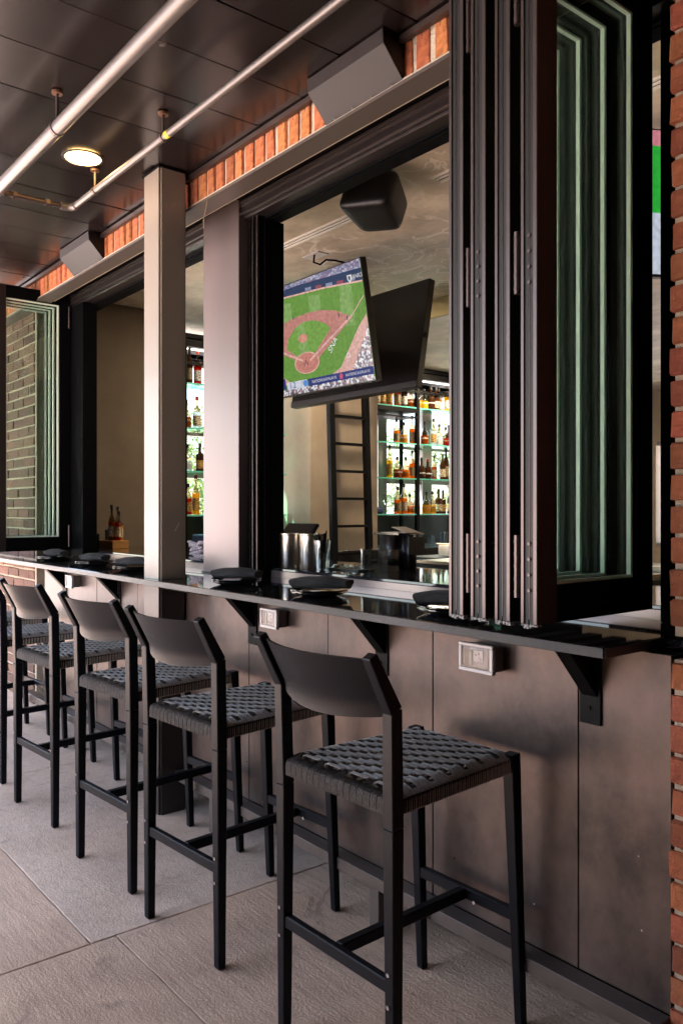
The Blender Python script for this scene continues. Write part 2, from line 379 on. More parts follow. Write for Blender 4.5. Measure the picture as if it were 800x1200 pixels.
for x in (-2.0, -3.05, -4.6):
    boxes('rail_post', [(x-.022, x+.022, 1.750, 1.795, 0.004, .1495)], RAILM, fr, bev=.001)
tag(boxes('recess_wall', [(-6.0, -5.0, 2.08, 2.16, 0, 1.03), (-5.27, -1.0, 2.3, 2.36, 0, 1.0)], JAMB), 'dark recess wall beneath the left end of the counter', 'wall', kind='structure')

# counter
ct = thing('granite_counter', 'polished black granite drink ledge running along the open windows', 'counter', (0, 0, 0))
bm = bmesh.new(); add_box(bm, -8.2, -1.07, 1.63, 2.168, 1.040, 1.066, bev=.003)
link('counter_slab', bm_me(bm, 'counter_slab'), GRAN, ct)
boxes('counter_slab', [(-1.0705, -.995, 1.88, 2.3, 1.041, 1.065)], GRAN, ct)
EDGEG = mat('honed_granite_edge', (.010, .010, .012), .3, spec=.3, noise=(700, (.05, .05, .057), .12), bump=(900, .2))
boxes('front_edge', [(-8.2, -1.0705, 1.6265, 1.6298, 1.042, 1.064)], EDGEG, ct); boxes('end_edge', [(-1.0698, -1.067, 1.633, 1.879, 1.042, 1.064)], EDGEG, ct)
boxes('under_strip', [(-3.36, -2.95, 1.68, 1.74, 1.026, 1.0395), (-1.52, -1.3, 1.70, 1.74, 1.03, 1.0395)], JAMB, ct)
ba = thing('inner_bar_ledge', 'raised inner bar top behind the granite ledge with bronze riser', 'bar', (0, 0, 0))
boxes('riser', [(-6.0, -1.0, 2.17, 2.19, 1.03, 1.095)], mat('riser_bronze', (.26, .20, .19), .25, .6), ba, bev=.001)
boxes('bar_top', [(-6.0, -1.0, 2.168, 2.72, 1.0955, 1.108)], GRAN, ba, bev=.002)
boxes('bar_back', [(-5.9, -.8, 2.62, 2.68, 0, 1.094)], DARK, ba)

# brackets
def bracket(x, label):
    t = thing('counter_bracket', label, 'bracket', (x, 1.805, 1.04), group='steel brackets under the counter')
    boxes('wall_plate', [(-.031, .031, -.006, -.0005, -.206, -.001)], BLK, t, bev=.001)
    boxes('top_plate', [(-.025, .025, -.13, -.0065, -.006, -.0008)], BLK, t)
    bm = bmesh.new(); add_prism(bm, [(-.125, -.0065), (-.105, -.0065), (-.0065, -.110), (-.0065, -.134)], -.022, .022); link('diagonal_strut', bm_me(bm, 'strut'), BLK, t)
    bm = bmesh.new(); add_prism(bm, [(-.104, -.0068), (-.0068, -.0068), (-.0068, -.108)], -.003, .003); link('web_plate', bm_me(bm, 'web'), BLK, t)
    for z in (-.09, -.165):
        bm = bmesh.new(); add_tube(bm, [(0.012 if z > -.1 else -.002, -.0055, z), (0.012 if z > -.1 else -.002, -.010, z)], .006, 8); link('bolt', bm_me(bm, 'bolt'), BLK, t)
for x, l in ((-1.221, 'black bracket at the right end of the counter, beside the brick pier'), (-2.02, 'black bracket behind the backrest of the nearest stool'),
             (-2.809, 'black bracket just left of the middle wall outlet'), (-4.13, 'black bracket just left of the taupe column'),
             (-4.91, 'leftmost black bracket, above the far stools')):
    bracket(x, l)
# outlets
def outlet(x0, x1, z0, z1, label):
    t = thing('wall_outlet', label, 'outlet', ((x0+x1)/2, 1.805, (z0+z1)/2), group='weatherproof outlets under the counter'); w_, h_ = (x1-x0)/2, (z1-z0)/2
    boxes('back_box', [(-w_+.008, w_-.004, -.040, -.001, -h_+.006, h_-.006)], mat('outlet_box', (.16, .13, .12), .5), t, bev=.003)
    boxes('cover_frame', [(-w_, w_, -.056, -.041, h_-.009, h_), (-w_, w_, -.056, -.041, -h_, -h_+.011), (-w_, -w_+.011, -.0555, -.0415, -h_+.011, h_-.009), (w_-.013, w_, -.0555, -.0415, -h_+.011, h_-.009)], WHITEP, t, bev=.002)
    boxes('socket_face', [(-.030, .036, -.044, -.0405, -.026, .028)], GREYP, t)
    bm = bmesh.new(); add_box(bm, -.012, .022, -.048, -.0445, -.010, .022, bev=.001); f = link('receptacle', bm_me(bm, 'r'), WHITEP, t)
    boxes('contact_slots', [(a-.0015, a+.0015, -.0486, -.0478, b-.003, b+.003) for a, b in ((-.004, .008), (.007, .012), (.007, .000), (.014, -.004))], JAMB, f)
    boxes('latch', [(-.029, -.020, -.049, -.0445, -.024, .020)], mat('grey_plastic', (.25, .25, .25), .4), t)
    boxes('lid', [(-w_+.011, w_-.013, -.0535, -.052, -h_+.011, h_-.009)], glass('lid_plastic', (.8, .8, .82), .05, .5), t)
outlet(-1.628, -1.50, .918, 1.0, 'white covered outlet below the folded windows, right of the nearest stool back')
outlet(-2.676, -2.562, .925, 1.0, 'white covered outlet above the top left of the nearest stool back')
outlet(-4.76, -4.66, .925, 1.0, 'small far outlet at the left, between the two leftmost brackets')

# ---------------------------------------------------------------- column, post, window frames
cl = thing('structural_column', 'tall glossy taupe square column standing in front of the counter', 'column', (-3.455, 1.75, 0))
bm = bmesh.new(); add_box(bm, -.083, .083, -.082, .054, .0, 1.0385)
es = [e for e in bm.edges if abs(e.verts[0].co.z-e.verts[1].co.z) > .5]; bmesh.ops.bevel(bm, geom=es, offset=.010, segments=6, affect='EDGES')
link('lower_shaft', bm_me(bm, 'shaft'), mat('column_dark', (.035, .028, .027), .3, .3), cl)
bm = bmesh.new(); add_box(bm, -.083, .083, -.082, .054, 1.067, 2.935)
es = [e for e in bm.edges if abs(e.verts[0].co.z-e.verts[1].co.z) > .5]; bmesh.ops.bevel(bm, geom=es, offset=.010, segments=6, affect='EDGES')
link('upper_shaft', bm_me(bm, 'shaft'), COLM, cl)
bm = bmesh.new()
for dy, dz in ((0, 0), (.010, .018)):
    add_bar(bm, (.0832, -.006+dy, -.0+1.285+dz), (.0832, .006+dy, 1.305+dz), .0025, .0012, up=Vector((1, 0, 0)))
link('paint_scratch', bm_me(bm, 'scratch'), mat('bare_scratch', (.6, .58, .55), .6), cl)
boxes('caulk_joint', [(-.089, .089, -.088, .06, 2.930, 2.9385)], JAMB, cl, bev=.002)

po = thing('window_post', 'wide flat bronze post between the two window openings', 'post', (0, 0, 0))
boxes('cladding', [(-3.655, -3.317, 2.05, 2.165, 1.067, 2.862)], POST, po, bev=.002)
boxes('foot_trim', [(-3.66, -3.312, 2.042, 2.0495, 1.067, 1.074)], BRONZE, po)

def opening(x0, x1, label, lj=True):
    t = thing('window_frame', label, 'window frame', (0, 0, 0))
    boxes('head_recess', [(x0, x1, 2.0, 2.19, 2.852, 2.96)], JAMB, t)
    boxes('head_track', [(x0, x1, 2.06, 2.115, 2.782, 2.851), (x0, x1, 2.075, 2.155, 2.768, 2.781)], BRONZE, t, bev=.0015)
    boxes('track_lip', [(x0, x1, 2.052, 2.0595, 2.838, 2.846), (x0, x1, 2.052, 2.0595, 2.822, 2.827), (x0, x1, 2.054, 2.0595, 2.782, 2.788)], BRONZE_L, t)
    boxes('inner_head', [(x0, x1, 2.156, 2.22, 2.755, 2.85), (x0, x1, 2.135, 2.15, 2.757, 2.767)], JAMB, t)
    return t
f1 = opening(-3.316, -1.0, 'black and bronze frame of the right window opening')
boxes('jamb', [(-3.316, -3.222, 2.10, 2.19, 1.067, 2.781), (-3.300, -3.250, 2.19, 2.24, 1.109, 2.754)], JAMB, f1, bev=.002)
boxes('jamb_lip', [(-3.290, -3.286, 2.094, 2.0995, 1.067, 2.781), (-3.262, -3.256, 2.090, 2.0995, 1.067, 2.781), (-3.232, -3.226, 2.094, 2.0995, 1.067, 2.781)], BRONZE_L, f1)
boxes('jamb', [(-3.2215, -3.214, 2.13, 2.238, 1.109, 2.754)], JAMB, f1)
boxes('jamb', [(-1.212, -1.10, 2.12, 2.24, 1.067, 2.781)], JAMB, f1, bev=.002)
boxes('jamb_fill', [(-1.070, -.98, 1.95, 2.30, 1.067, 2.93)], JAMB, f1)
f0 = opening(-5.9, -3.656, 'black and bronze frame of the left window opening behind the column')
boxes('jamb', [(-5.50, -5.29, 2.062, 2.16, 1.067, 2.767)], JAMB, f0, bev=.002)
boxes('jamb', [(-3.72, -3.657, 2.10, 2.19, 1.067, 2.781)], JAMB, f0, bev=.002)
boxes('jamb_fill', [(-5.9, -5.505, 2.10, 2.16, 1.067, 2.767)], JAMB, f0)
boxes('corner_pin', [(-5.375, -5.362, 2.05, 2.0615, 2.72, 2.733), (-5.375, -5.368, 2.05, 2.0615, 2.655, 2.662)], CHROME, f0)
# unseen wall added to block light at right; wall above frames to roof
tag(boxes('light_block_wall', [(-2.2, 3.35, -1.6, -1.31, -.03, 3.3), (3.2, 3.35, -1.305, 1.85, -.03, 3.3)], mat('dark_render', (.10, .085, .075), .8, noise=(3, (.14, .12, .10), .3))), kind='structure')
tag(boxes('upper_wall', [(-7.4, 3.2, 1.975, 2.19, 2.965, 3.35), (.06, 3.2, 1.86, 2.19, 0, 2.96)], BRICKD), kind='structure')

def hinge(parent, x0, x1, y, z, h=.16):
    bm = bmesh.new(); xm = (x0+x1)/2
    add_tube(bm, [(xm, y, z), (xm, y, z+h)], (x1-x0)/2*.8, 10)
    for k in range(5):
        zz = z+h*(k+.5)/5; add_tube(bm, [(xm, y, zz-.0015), (xm, y, zz+.0015)], (x1-x0)/2*.92, 10)
    return link('hinge', bm_me(bm, 'hinge'), HINGE, parent)
def fold_panel(x0, label, y0=1.559, y1=2.06, z0=1.11, z1=2.80, th=.05, near_detail=True, hinges=False):
    t = thing('folding_window_panel', label, 'window', (x0, 0, 0), group='glass window panels folded open against the jamb')
    st_, br = .075, .090
    def stile(ya, yb, ridge):
        sm = BRONZE if ridge else JAMB
        bm = bmesh.new()
        add_box(bm, .004, th-.004, ya, yb, z0, z1)
        o = link('stile', bm_me(bm, 'stile'), sm, t)
        if ridge:
            boxes('stile_edge', [(0.001, .011, ya-.006, ya-.0005, z0, z1), (th-.013, th-.001, ya-.006, ya-.0005, z0, z1), (.0215, .0255, ya-.003, ya-.0005, z0+.01, z1)], BRONZE_L, t, bev=.0012)
            boxes('gasket', [(.0115, .021, ya-.0025, ya-.0006, z0, z1), (.026, .0365, ya-.002, ya-.0006, z0, z1)], RUB, t)
            bmx = bmesh.new()
            for q in range(6):
                xx = .002+q*th/6; add_box(bmx, xx, xx+th/7, ya-.006, ya+.01, z0-rnd.uniform(.004, .011), z0-.0005)
            link('end_cap', bm_me(bmx, 'cap'), mat('torn_film', (.5, .47, .44), .6, noise=(150, (.05, .04, .04), .08)), t)
        return o
    stile(y0, y0+st_, True); stile(y1-st_, y1, False)
    boxes('bottom_rail', [(.0045, th-.0045, y0+st_+.0005, y1-st_-.0005, z0, z0+br)], JAMB, t)
    boxes('top_rail', [(.0045, th-.0045, y0+st_+.0005, y1-st_-.0005, z1-.08, z1)], JAMB, t)
    ya, yb, za, zb = y0+st_+.0008, y1-st_-.0008, z0+br+.0005, z1-.0805
    boxes('glass_pane', [(.036, .040, ya, yb, za, zb)], GL, t)
    boxes('glass_pane', [(.012, .016, ya, yb, za, zb)], GL, t)
    e = .010
    boxes('glazing_spacer', [(.020, .032, yb-e, yb, za, zb), (.020, .032, ya, ya+e*.6, za, zb), (.020, .032, ya+e, yb-e-.0005, za, za+e*.7), (.020, .032, ya+e, yb-e-.0005, zb-e*.7, zb)], SPACER, t)
    return t
panels = []
P = [(-1.480, 'leftmost of the four folded window panels at the right jamb'), (-1.405, 'second from left of the four folded window panels at the right jamb'),
     (-1.326, 'third from left of the four folded window panels at the right jamb'), (-1.246, 'front glass panel of the folded windows beside the right brick pier')]
for x, l in P: panels.append(fold_panel(x, l, th=.052 if x < -1.4 else .05))
for pi in (0, 2):
    p = panels[pi]; wd = (P[pi+1][0]-P[pi][0])
    for z in (1.17, 1.90, 2.55): hinge(p, .054, wd-.003, 1.562, z, .15)
for pi in (1, 3):
    for z in (1.19, 1.92):
        bm = bmesh.new()
        for k in range(4): add_tube(bm, [(.0245, 1.5525, z+k*.037), (.0245, 1.5555, z+k*.037)], .0042, 8)
        link('screw', bm_me(bm, 'screws'), HINGE, panels[pi])
PL = [(-5.785, 'outermost'), (-5.71, 'second'), (-5.635, 'third'), (-5.55, 'front')]
LP = []
for k, (x, l) in enumerate(PL):
    lab = ['hindmost of the four window panels folded at the far left', 'second from the back of the far left folded window panels', 'third from the back of the far left folded window panels', 'front glass panel of the folded windows at the far left'][k]
    LP.append(fold_panel(x, lab, z1=2.853))
for z in (1.13, 2.62): hinge(LP[3], .052, .068, 2.045, z, .15)

# ================================================================ PATIO FITTINGS
# pipes
pz1, py1 = 2.80, 1.08
pp = thing('overhead_pipe', 'thick pale pipe running under the dark ceiling, nearest the open side', 'pipe', (0, py1, pz1))
bm = bmesh.new(); add_tube(bm, [(-8.2, 0, 0), (1.2, 0, 0)], .026, 20); link('pipe_run', bm_me(bm, 'pipe', True), PIPE, pp)
def hanger(parent, x, r, top, mat_=STEEL):
    bm = bmesh.new(); add_tube(bm, [(x, 0, r), (x, 0, top-.004)], .006, 8); link('hanger_rod', bm_me(bm, 'rod'), HINGE, parent)
    bm = bmesh.new(); add_tube(bm, [(x-.009, 0, 0), (x+.009, 0, 0)], r+.0035, 16); link('clamp_ring', bm_me(bm, 'ring'), HINGE, parent)
    bm = bmesh.new(); add_tube(bm, [(x, 0, top-.012), (x, 0, top-.003)], .020, 12); link('ceiling_flange', bm_me(bm, 'flange'), mat('copper', (.22, .12, .07), .5, .6), parent)
hanger(pp, -3.02, .026, ZC-pz1)
pp2 = thing('overhead_pipe', 'thin pale pipe with elbow under the ceiling, between thick pipe and brick course', 'pipe', (0, 1.46, 2.84))
bm = bmesh.new(); add_tube(bm, [(-3.83, 0, 0), (1.2, 0, 0)], .0145, 16)
link('pipe_run', bm_me(bm, 'pipe', True), PIPE, pp2)
bm = bmesh.new(); add_tube(bm, [(-3.83, 0, 0), (-3.855, -.002, 0), (-3.872, -.012, 0), (-3.88, -.03, 0), (-3.88, -.055, 0)], .0185, 14); link('elbow', bm_me(bm, 'elbow', True), PIPE, pp2)
bm = bmesh.new(); add_tube(bm, [(-3.88, -.056, 0), (-3.88, -.62, 0)], .012, 12); link('branch_run', bm_me(bm, 'branch', True), HINGE, pp2)
for yy in (-.12, -.27, -.31, -.345, -.44):
    bm = bmesh.new(); add_tube(bm, [(-3.88, yy-.009, 0), (-3.88, yy+.009, 0)], .019, 6); link('coupling_nut', bm_me(bm, 'nut'), HINGE, pp2)
hanger(pp2, -2.92, .0145, ZC-2.84); hanger(pp2, -3.60, .0145, ZC-2.84)
bm = bmesh.new(); add_tube(bm, [(-2.893, 0, 0), (-2.868, 0, 0)], .0150, 14); link('yellow_band', bm_me(bm, 'band'), mat('yellow_tape', (.7, .6, .02), .5), pp2)
# recessed light (lit)
dl = thing('ceiling_downlight', 'round glowing warm downlight recessed in the dark patio ceiling', 'ceiling light', (-3.525, 1.375, 2.9365))
lathe('trim_ring', [(.077, .003), (.080, .0), (.090, .0012), (.091, .005)], BRONZE, dl)
lathe('lamp_disc', [(.0, .0012), (.076, .002), (.076, .006), (.0, .006)], mat('lamp_glow', (1, .9, .7), .5, emit=((1, .60, .20), 4)), dl)
# soundbar like outdoor speakers
def wall_speaker(x0, x1, label):
    t = thing('wall_speaker', label, 'speaker', (x0, 1.85, 2.94), group='angular speakers above the openings'); L = x1-x0
    prof = [(-.003, -.004), (-.098, -.004), (-.094, -.050), (-.010, -.142), (-.003, -.142)]
    prism('casing', prof, 0, L, SPK, t)
    prism('side_cap', [(y*1.0, z) for y, z in prof], L+.0005, L+.004, SPKB, t)
    bm = bmesh.new()
    for k in range(4): add_tube(bm, [(.06+k*(L-.1)/3, -.02, -.140), (.06+k*(L-.1)/3, -.022, -.146)], .003, 6)
    link('screw', bm_me(bm, 'screw'), CHROME, t)
wall_speaker(-2.37, -1.965, 'near angular grey speaker above the right window opening')
wall_speaker(-4.86, -4.42, 'far angular grey speaker over the left window opening')
# the small white sensor & dangling wire on the brick
bm = bmesh.new(); add_tube(bm, [(-3.24, 1.84, 2.80), (-3.245, 1.835, 2.75), (-3.262, 1.83, 2.70), (-3.27, 1.835, 2.66)], .0016, 6)
tag(link('loose_wire', bm_me(bm, 'wire'), mat('wire_tan', (.4, .3, .2), .6)), 'thin loose wire dangling from the brick course beside the column', 'wire')

# ================================================================ STOOLS
def rope_strap(path, lat, w_, ncord=3):
    """ribbed ribbon along path; lat = lateral unit vectors"""
    nc = ncord*3+1; bm = bmesh.new(); rows = []
    for i, p in enumerate(path):
        p = Vector(p); t = (Vector(path[min(i+1, len(path)-1)])-Vector(path[max(0, i-1)])).normalized()
        l = Vector(lat); n = l.cross(t).normalized()
        if i < len(path)*.5 and False: pass
        row = []
        for k in range(nc):
            s = k/(nc-1); ph = (k % 3)
            hgt = .0 if ph == 0 else .0028
            row.append(bm.verts.new(p+l*(s-.5)*(w_[i] if isinstance(w_, list) else w_)+n*hgt))
        rows.append(row)
    for a, b in zip(rows, rows[1:]):
        for k in range(nc-1): bm.faces.new((a[k], b[k], b[k+1], a[k+1]))
    return bm_me(bm, 'rope_strap', True)
def make_stool():
    t = thing('bar_stool', '', 'bar stool', (0, 0, 0), group='woven rope bar stools along the counter')
    for s in (-1, 1):
        bm = bmesh.new(); add_bar(bm, (s*.207, -.250, .0045), (s*.205, -.250, .66), .027, .027, .035, .036, bev=.0025)
        lg = link('rear_leg', bm_me(bm, 'leg'), STOOL, t)
        bm = bmesh.new(); add_bar(bm, (s*.205, -.250, .6605), (s*.208, -.256, .932), .035, .036, .033, .034, bev=.0025); link('back_post', bm_me(bm, 'p'), STOOL, t)
        bm = bmesh.new(); add_bar(bm, (s*.208, -.2555, .928), (s*.210, -.328, 1.060), .033, .036, .030, .026, bev=.0025); link('back_post', bm_me(bm, 'p'), STOOL, t)
        bm = bmesh.new(); add_bar(bm, (s*.182, .245, .0045), (s*.176, .212, .735), .025, .025, .036, .036, bev=.0025); link('front_leg', bm_me(bm, 'leg'), STOOL, t)
        for z in (.335, .262):
            bm = bmesh.new(); add_tube(bm, [(s*.206, -.2655, z), (s*.206, -.2695, z)], .0048, 10); link('bolt', bm_me(bm, 'bolt', False), CHROME, lg)
    for sgn in (-.032, .045):
        bm = bmesh.new(); add_tube(bm, [(sgn, .2165, .288), (sgn, .2135, .288)], .0052, 10); link('bolt', bm_me(bm, 'bolt'), CHROME, t)
    # seat rails
    bm = bmesh.new(); add_bar(bm, (-.187, -.248, .706), (.187, -.248, .706), .034, .022, up=Vector((0, 1, 0)), bev=.002); link('seat_rail', bm_me(bm, 'rail'), STOOL, t)
    bm = bmesh.new(); add_bar(bm, (-.158, .212, .706), (.158, .212, .706), .034, .022, bev=.002); link('seat_rail', bm_me(bm, 'rail'), STOOL, t)
    for s in (-1, 1):
        bm = bmesh.new(); add_bar(bm, (s*.203, -.231, .706), (s*.176, .193, .706), .034, .022, up=Vector((1, 0, 0)), bev=.002); link('seat_rail', bm_me(bm, 'rail'), STOOL, t)
    # footrests
    bm = bmesh.new(); add_bar(bm, (-.192, -.250, .300), (.192, -.250, .300), .032, .022, bev=.003); link('footrest', bm_me(bm, 'f'), STOOL, t)
    bm = bmesh.new(); add_bar(bm, (-.168, .230, .300), (.168, .230, .300), .032, .022, bev=.003); link('footrest', bm_me(bm, 'f'), STOOL, t)
    bm = bmesh.new(); add_bar(bm, (0, -.2385, .300), (0, .2185, .300), .026, .030, up=Vector((0, 0, 1)), bev=.003); link('stretcher', bm_me(bm, 's'), STOOL, t)
    # curved backrest
    bm = bmesh.new(); rows = []; nx, nz = 22, 6
    for side, off in ((0, 0.0), (1, -.010)):
        g_ = []
        for i in range(nx+1):
            u = -1+2*i/nx; x = u*.193; bow = -.050*(1-u*u); dip = -.008*(1-u*u)
            cl_ = []
            for j in range(nz+1):
                v = j/nz; z = .912+v*(.138)+dip*(1-v)*2
                y = -.249-max(0, (z-.93))*.52+bow+off
                cl_.append(bm.verts.new((x, y, z)))
            g_.append(cl_)
        rows.append(g_)
    A, B = rows
    for i in range(nx):
        for j in range(nz):
            bm.faces.new((A[i][j], A[i][j+1], A[i+1][j+1], A[i+1][j])); bm.faces.new((B[i][j], B[i+1][j], B[i+1][j+1], B[i][j+1]))
        bm.faces.new((A[i][nz], B[i][nz], B[i+1][nz], A[i+1][nz])); bm.faces.new((A[i][0], A[i+1][0], B[i+1][0], B[i][0]))
    for i in (0, nx):
        for j in range(nz): 
            q = (A[i][j], B[i][j], B[i][j+1], A[i][j+1]); bm.faces.new(q if i == 0 else q[::-1])
    me = bm_me(bm, 'back'); 
    for f in me.polygons: f.use_smooth = True
    me.set_sharp_from_angle(angle=R(38))
    link('backrest', me, STOOL, t)
    # woven seat
    nw, nf = 16, 26           # warp straps (run front to back), weft straps (run side to side)
    zt = .7315; amp = .0078
    def xw(y): return .203-(y+.248)/.46*.027      # half width of the seat at depth y
    def over(i, j): return ((i+j*3) % 4) < 1      # warp above
    wy = [-.222+j*(.412/(nf-1)) for j in range(nf)]
    for i in range(nw):
        a = -1+2*(i+.5)/nw
        def X(y, a=a): 
            return a*(xw(y)-.012)*.97
        path = []
        yr, yf = -.2645, .2285
        for z in (.688, .70, .716): path.append((X(-.248)*1., yr, z))
        path.append((X(-.248), yr+.004, .7265)); path.append((X(-.24), -.250, zt)); path.append((X(-.235), -.236, zt+.001))
        for j in range(nf):
            s = amp if over(i, j) else -amp
            for dy in (-.004, .004): path.append((X(wy[j]), wy[j]+dy, zt+s))
        path += [(X(.2), .204, zt+.001), (X(.21), .216, zt), (X(.21), yf-.003, .7265), (X(.21), yf, .716), (X(.21), yf, .70), (X(.21), yf, .688)]
        # width of the strap shrinks a little to the front
        link('rope_strap', rope_strap(path, (-1, 0, 0), [.0212]*6+[.0140]*(len(path)-12)+[.0190]*6, 3), ROPE, t)
    for j in range(nf):
        h = xw(wy[j])+.004; path = []
        for z in (.688, .70, .716): path.append((-h-.009, wy[j], z))
        path.append((-h-.005, wy[j], .7265)); path.append((-h+.006, wy[j], zt+.001))
        for i in range(nw):
            a = -1+2*(i+.5)/nw; x = a*(xw(wy[j])-.012)*.97; s = -amp if over(i, j) else amp+.0012
            for dx in (-.006, .006): path.append((x+dx, wy[j], zt+s))
        path += [(h-.006, wy[j], zt+.001), (h+.005, wy[j], .7265), (h+.009, wy[j], .716), (h+.009, wy[j], .70), (h+.009, wy[j], .688)]
        link('rope_strap', rope_strap(path, (0, 1, 0), [.0148]*5+[.0126]*(len(path)-10)+[.0148]*5, 2), ROPE2, t)
    # foot glides
    for x, y in ((-.207, -.25), (.207, -.25), (-.182, .245), (.182, .245)):
        boxes('glide', [(x-.010, x+.010, y-.010, y+.010, .0, .0044)], RUB, t)
    return t
proto = make_stool()
SP = [(-1.571, 1.492, 1.5, 'nearest woven rope bar stool, with its back to the camera'), (-2.362, 1.49, 4.0, 'second nearest woven bar stool, right of the taupe column'),
      (-2.98, 1.49, 4.4, 'third nearest woven bar stool, partly in front of the taupe column'), (-3.76, 1.49, 4.0, 'fourth nearest woven bar stool, left of the taupe column'),
      (-4.49, 1.49, 3.5, 'second farthest woven bar stool, cut off by the left edge'), (-5.18, 1.49, 3, 'farthest woven bar stool, in front of the far brick pier')]
for i, (x, y, a, l) in enumerate(SP):
    o = proto if i == 0 else copy_tree(proto)
    o.location = (x, y, 0); o.rotation_euler = (0, 0, R(a)); o['label'] = l

# ================================================================ TABLEWARE ON COUNTER
def plate_stack(x, y, ang, label, nlabel):
    for k in range(2):
        t = lathe('dinner_plate', [(0, .001), (.062, 0), (.070, .002), (.098, .011), (.108, .0155), (.108, .0175), (.097, .0145), (.066, .006), (0, .005)], PLATE, None, (x+.004*k, y, 1.0665+.0085*k), n=40)
        tag(t, ('upper' if k else 'lower')+' black plate of the pair '+label, 'plate', 'pairs of black plates along the counter')
    # folded napkin: tapered rolled cloth
    bm = bmesh.new(); n = 26; m_ = 14; rings = []
    for i in range(n+1):
        u = i/n; xx = -.115+.245*u; wv = .030+.022*math.sin(math.pi*min(1, u*1.15)); hh = .011+.011*math.sin(math.pi*(.25+.6*u))
        ring = []
        for k in range(m_):
            a = 2*math.pi*k/m_; rr = 1+.10*math.sin(3*a+u*5)+.05*math.sin(7*a+9*u)
            ring.append(bm.verts.new((xx+.004*math.sin(a*2), wv*math.cos(a)*rr+.006*math.sin(u*6), max(0, hh*(1+math.sin(a)*rr)+.004+.010*u))))
        rings.append(ring)
    for a_, b_ in zip(rings, rings[1:]):
        for k in range(m_): bm.faces.new((a_[k], a_[(k+1) % m_], b_[(k+1) % m_], b_[k]))
    bm.faces.new(rings[0][::-1]); bm.faces.new(rings[-1])
    o = link('napkin', bm_me(bm, 'napkin', True), NAPK, None, (x, y, 1.0665+.0175), (0, 0, R(ang)))
    tag(o, nlabel, 'napkin', 'folded black napkins on the plates')
for x, ang, l in ((-1.72, 24, 'half hidden behind the folded window panels'), (-2.385, 20, 'in the middle of the counter, before the steel canisters'),
                  (-2.97, 18, 'at the foot of the wide bronze post'), (-3.98, 12, 'just left of the taupe column'),
                  (-4.50, 8, 'on the left counter, in front of the wooden box'), (-5.12, 5, 'farthest left, under the far folded window')):
    plate_stack(x, 1.82, ang, l, 'folded black napkin on the plates '+l)

# ================================================================ THINGS ON THE INNER BAR
ZB = 1.1085
def canister(x, y, label):
    t = thing('steel_canister', label, 'canister', (x, y, ZB), group='steel canisters on the inner bar')
    lathe('body', [(.056, 0), (.058, .003), (.058, .150), (.0585, .155)], STEEL, t, n=36)
    lathe('rim', [(.0586, .155), (.062, .157), (.062, .162), (.053, .162), (.053, .150), (0, .148)], STEEL, t, n=36)
canister(-3.145, 2.235, 'left brushed steel canister beside the black jamb'); canister(-3.022, 2.262, 'right brushed steel canister, next to the glass of straws')
tg = thing('straw_glass', 'ribbed clear glass filled with black straws beside the canisters', 'glass', (-2.925, 2.25, ZB))
lathe('tumbler', [(0, .004), (.026, .004), (.034, .135), (.0365, .135), (.029, 0), (0, 0)], CLR, tg, n=18)
for k in range(16):
    a = rnd.uniform(0, 6.28); r = rnd.uniform(0, .022); r2 = r+rnd.uniform(.0, .012)
    bm = bmesh.new(); add_tube(bm, [(r*.6*math.cos(a), r*.6*math.sin(a), .006), (r2*math.cos(a), r2*math.sin(a), .135+rnd.uniform(.0, .045))], .0028, 6)
    link('straw', bm_me(bm, 'straw'), JAMB, tg)
for dx, dy, l in ((0, 0, 'left clear square container at the front of the black caddy'), (.085, .02, 'right clear square container touching the black caddy')):
    t = thing('clear_container', l, 'container', (-2.735+dx, 2.38+dy, ZB))
    boxes('tub', [(-.034, .034, -.034, .034, 0, .002), (-.034, .034, -.034, -.0325, .002, .095), (-.034, .034, .0325, .034, .002, .095), (-.034, -.0325, -.0325, .0325, .002, .095), (.0325, .034, -.0325, .0325, .002, .095)], CLR, t)
    boxes('lid_rim', [(-.036, .036, -.036, .036, .0955, .101)], CLR, t)
    boxes('water', [(-.031, .031, -.031, .031, .003, .05)], glass('cloudy_water', (.6, .65, .7), .1, 1.5), t)
it = thing('garnish_tray', 'shallow tray of clear picks and ice between straw glass and container', 'tray', (-2.88, 2.37, ZB))
boxes('tray', [(-.12, .12, -.05, .05, 0, .006)], DARK, it)
bm = bmesh.new()
for k in range(70):
    c = Vector((rnd.uniform(-.11, .11), rnd.uniform(-.045, .045), .008+rnd.uniform(0, .014)))
    d = Vector((rnd.uniform(-1, 1), rnd.uniform(-1, 1), rnd.uniform(-.2, .9))).normalized()*.011
    add_bar(bm, c-d, c+d, .004, .003)
link('clear_picks', bm_me(bm, 'picks'), glass('pick_plastic', (.8, .82, .82), .1, 3.5), it)['kind'] = 'stuff'
# black caddy
cd = thing('napkin_caddy', 'large rounded black caddy with loose papers on top', 'caddy', (-2.78, 2.58, ZB))
bm = bmesh.new(); add_box(bm, -.10, .10, -.075, .075, 0, .168); es = [e for e in bm.edges if abs(e.verts[0].co.z-e.verts[1].co.z) > .1]
bmesh.ops.bevel(bm, geom=es, offset=.055, segments=6, affect='EDGES')
for f in bm.faces: f.smooth = abs(f.normal.z) < .5
link('body', bm_me(bm, 'body'), mat('caddy_black', (.02, .016, .017), .3), cd)
boxes('rim', [(-.085, .085, -.079, -.073, .160, .170)], STEEL, cd)
boxes('side_plate', [(.1005, .104, -.03, .07, .07, .150)], mat('caddy_plate', (.06, .055, .055), .4), cd)
bm = bmesh.new(); add_box(bm, -.06, .10, -.05, .05, .1685, .1705); add_box(bm, -.02, .11, -.02, .07, .171, .173, M=Matrix.Rotation(R(14), 4, 'Y') @ Matrix.Translation((-.05, 0, .01)))
link('paper_sheets', bm_me(bm, 'paper'), mat('paper', (.65, .58, .48), .8), cd)
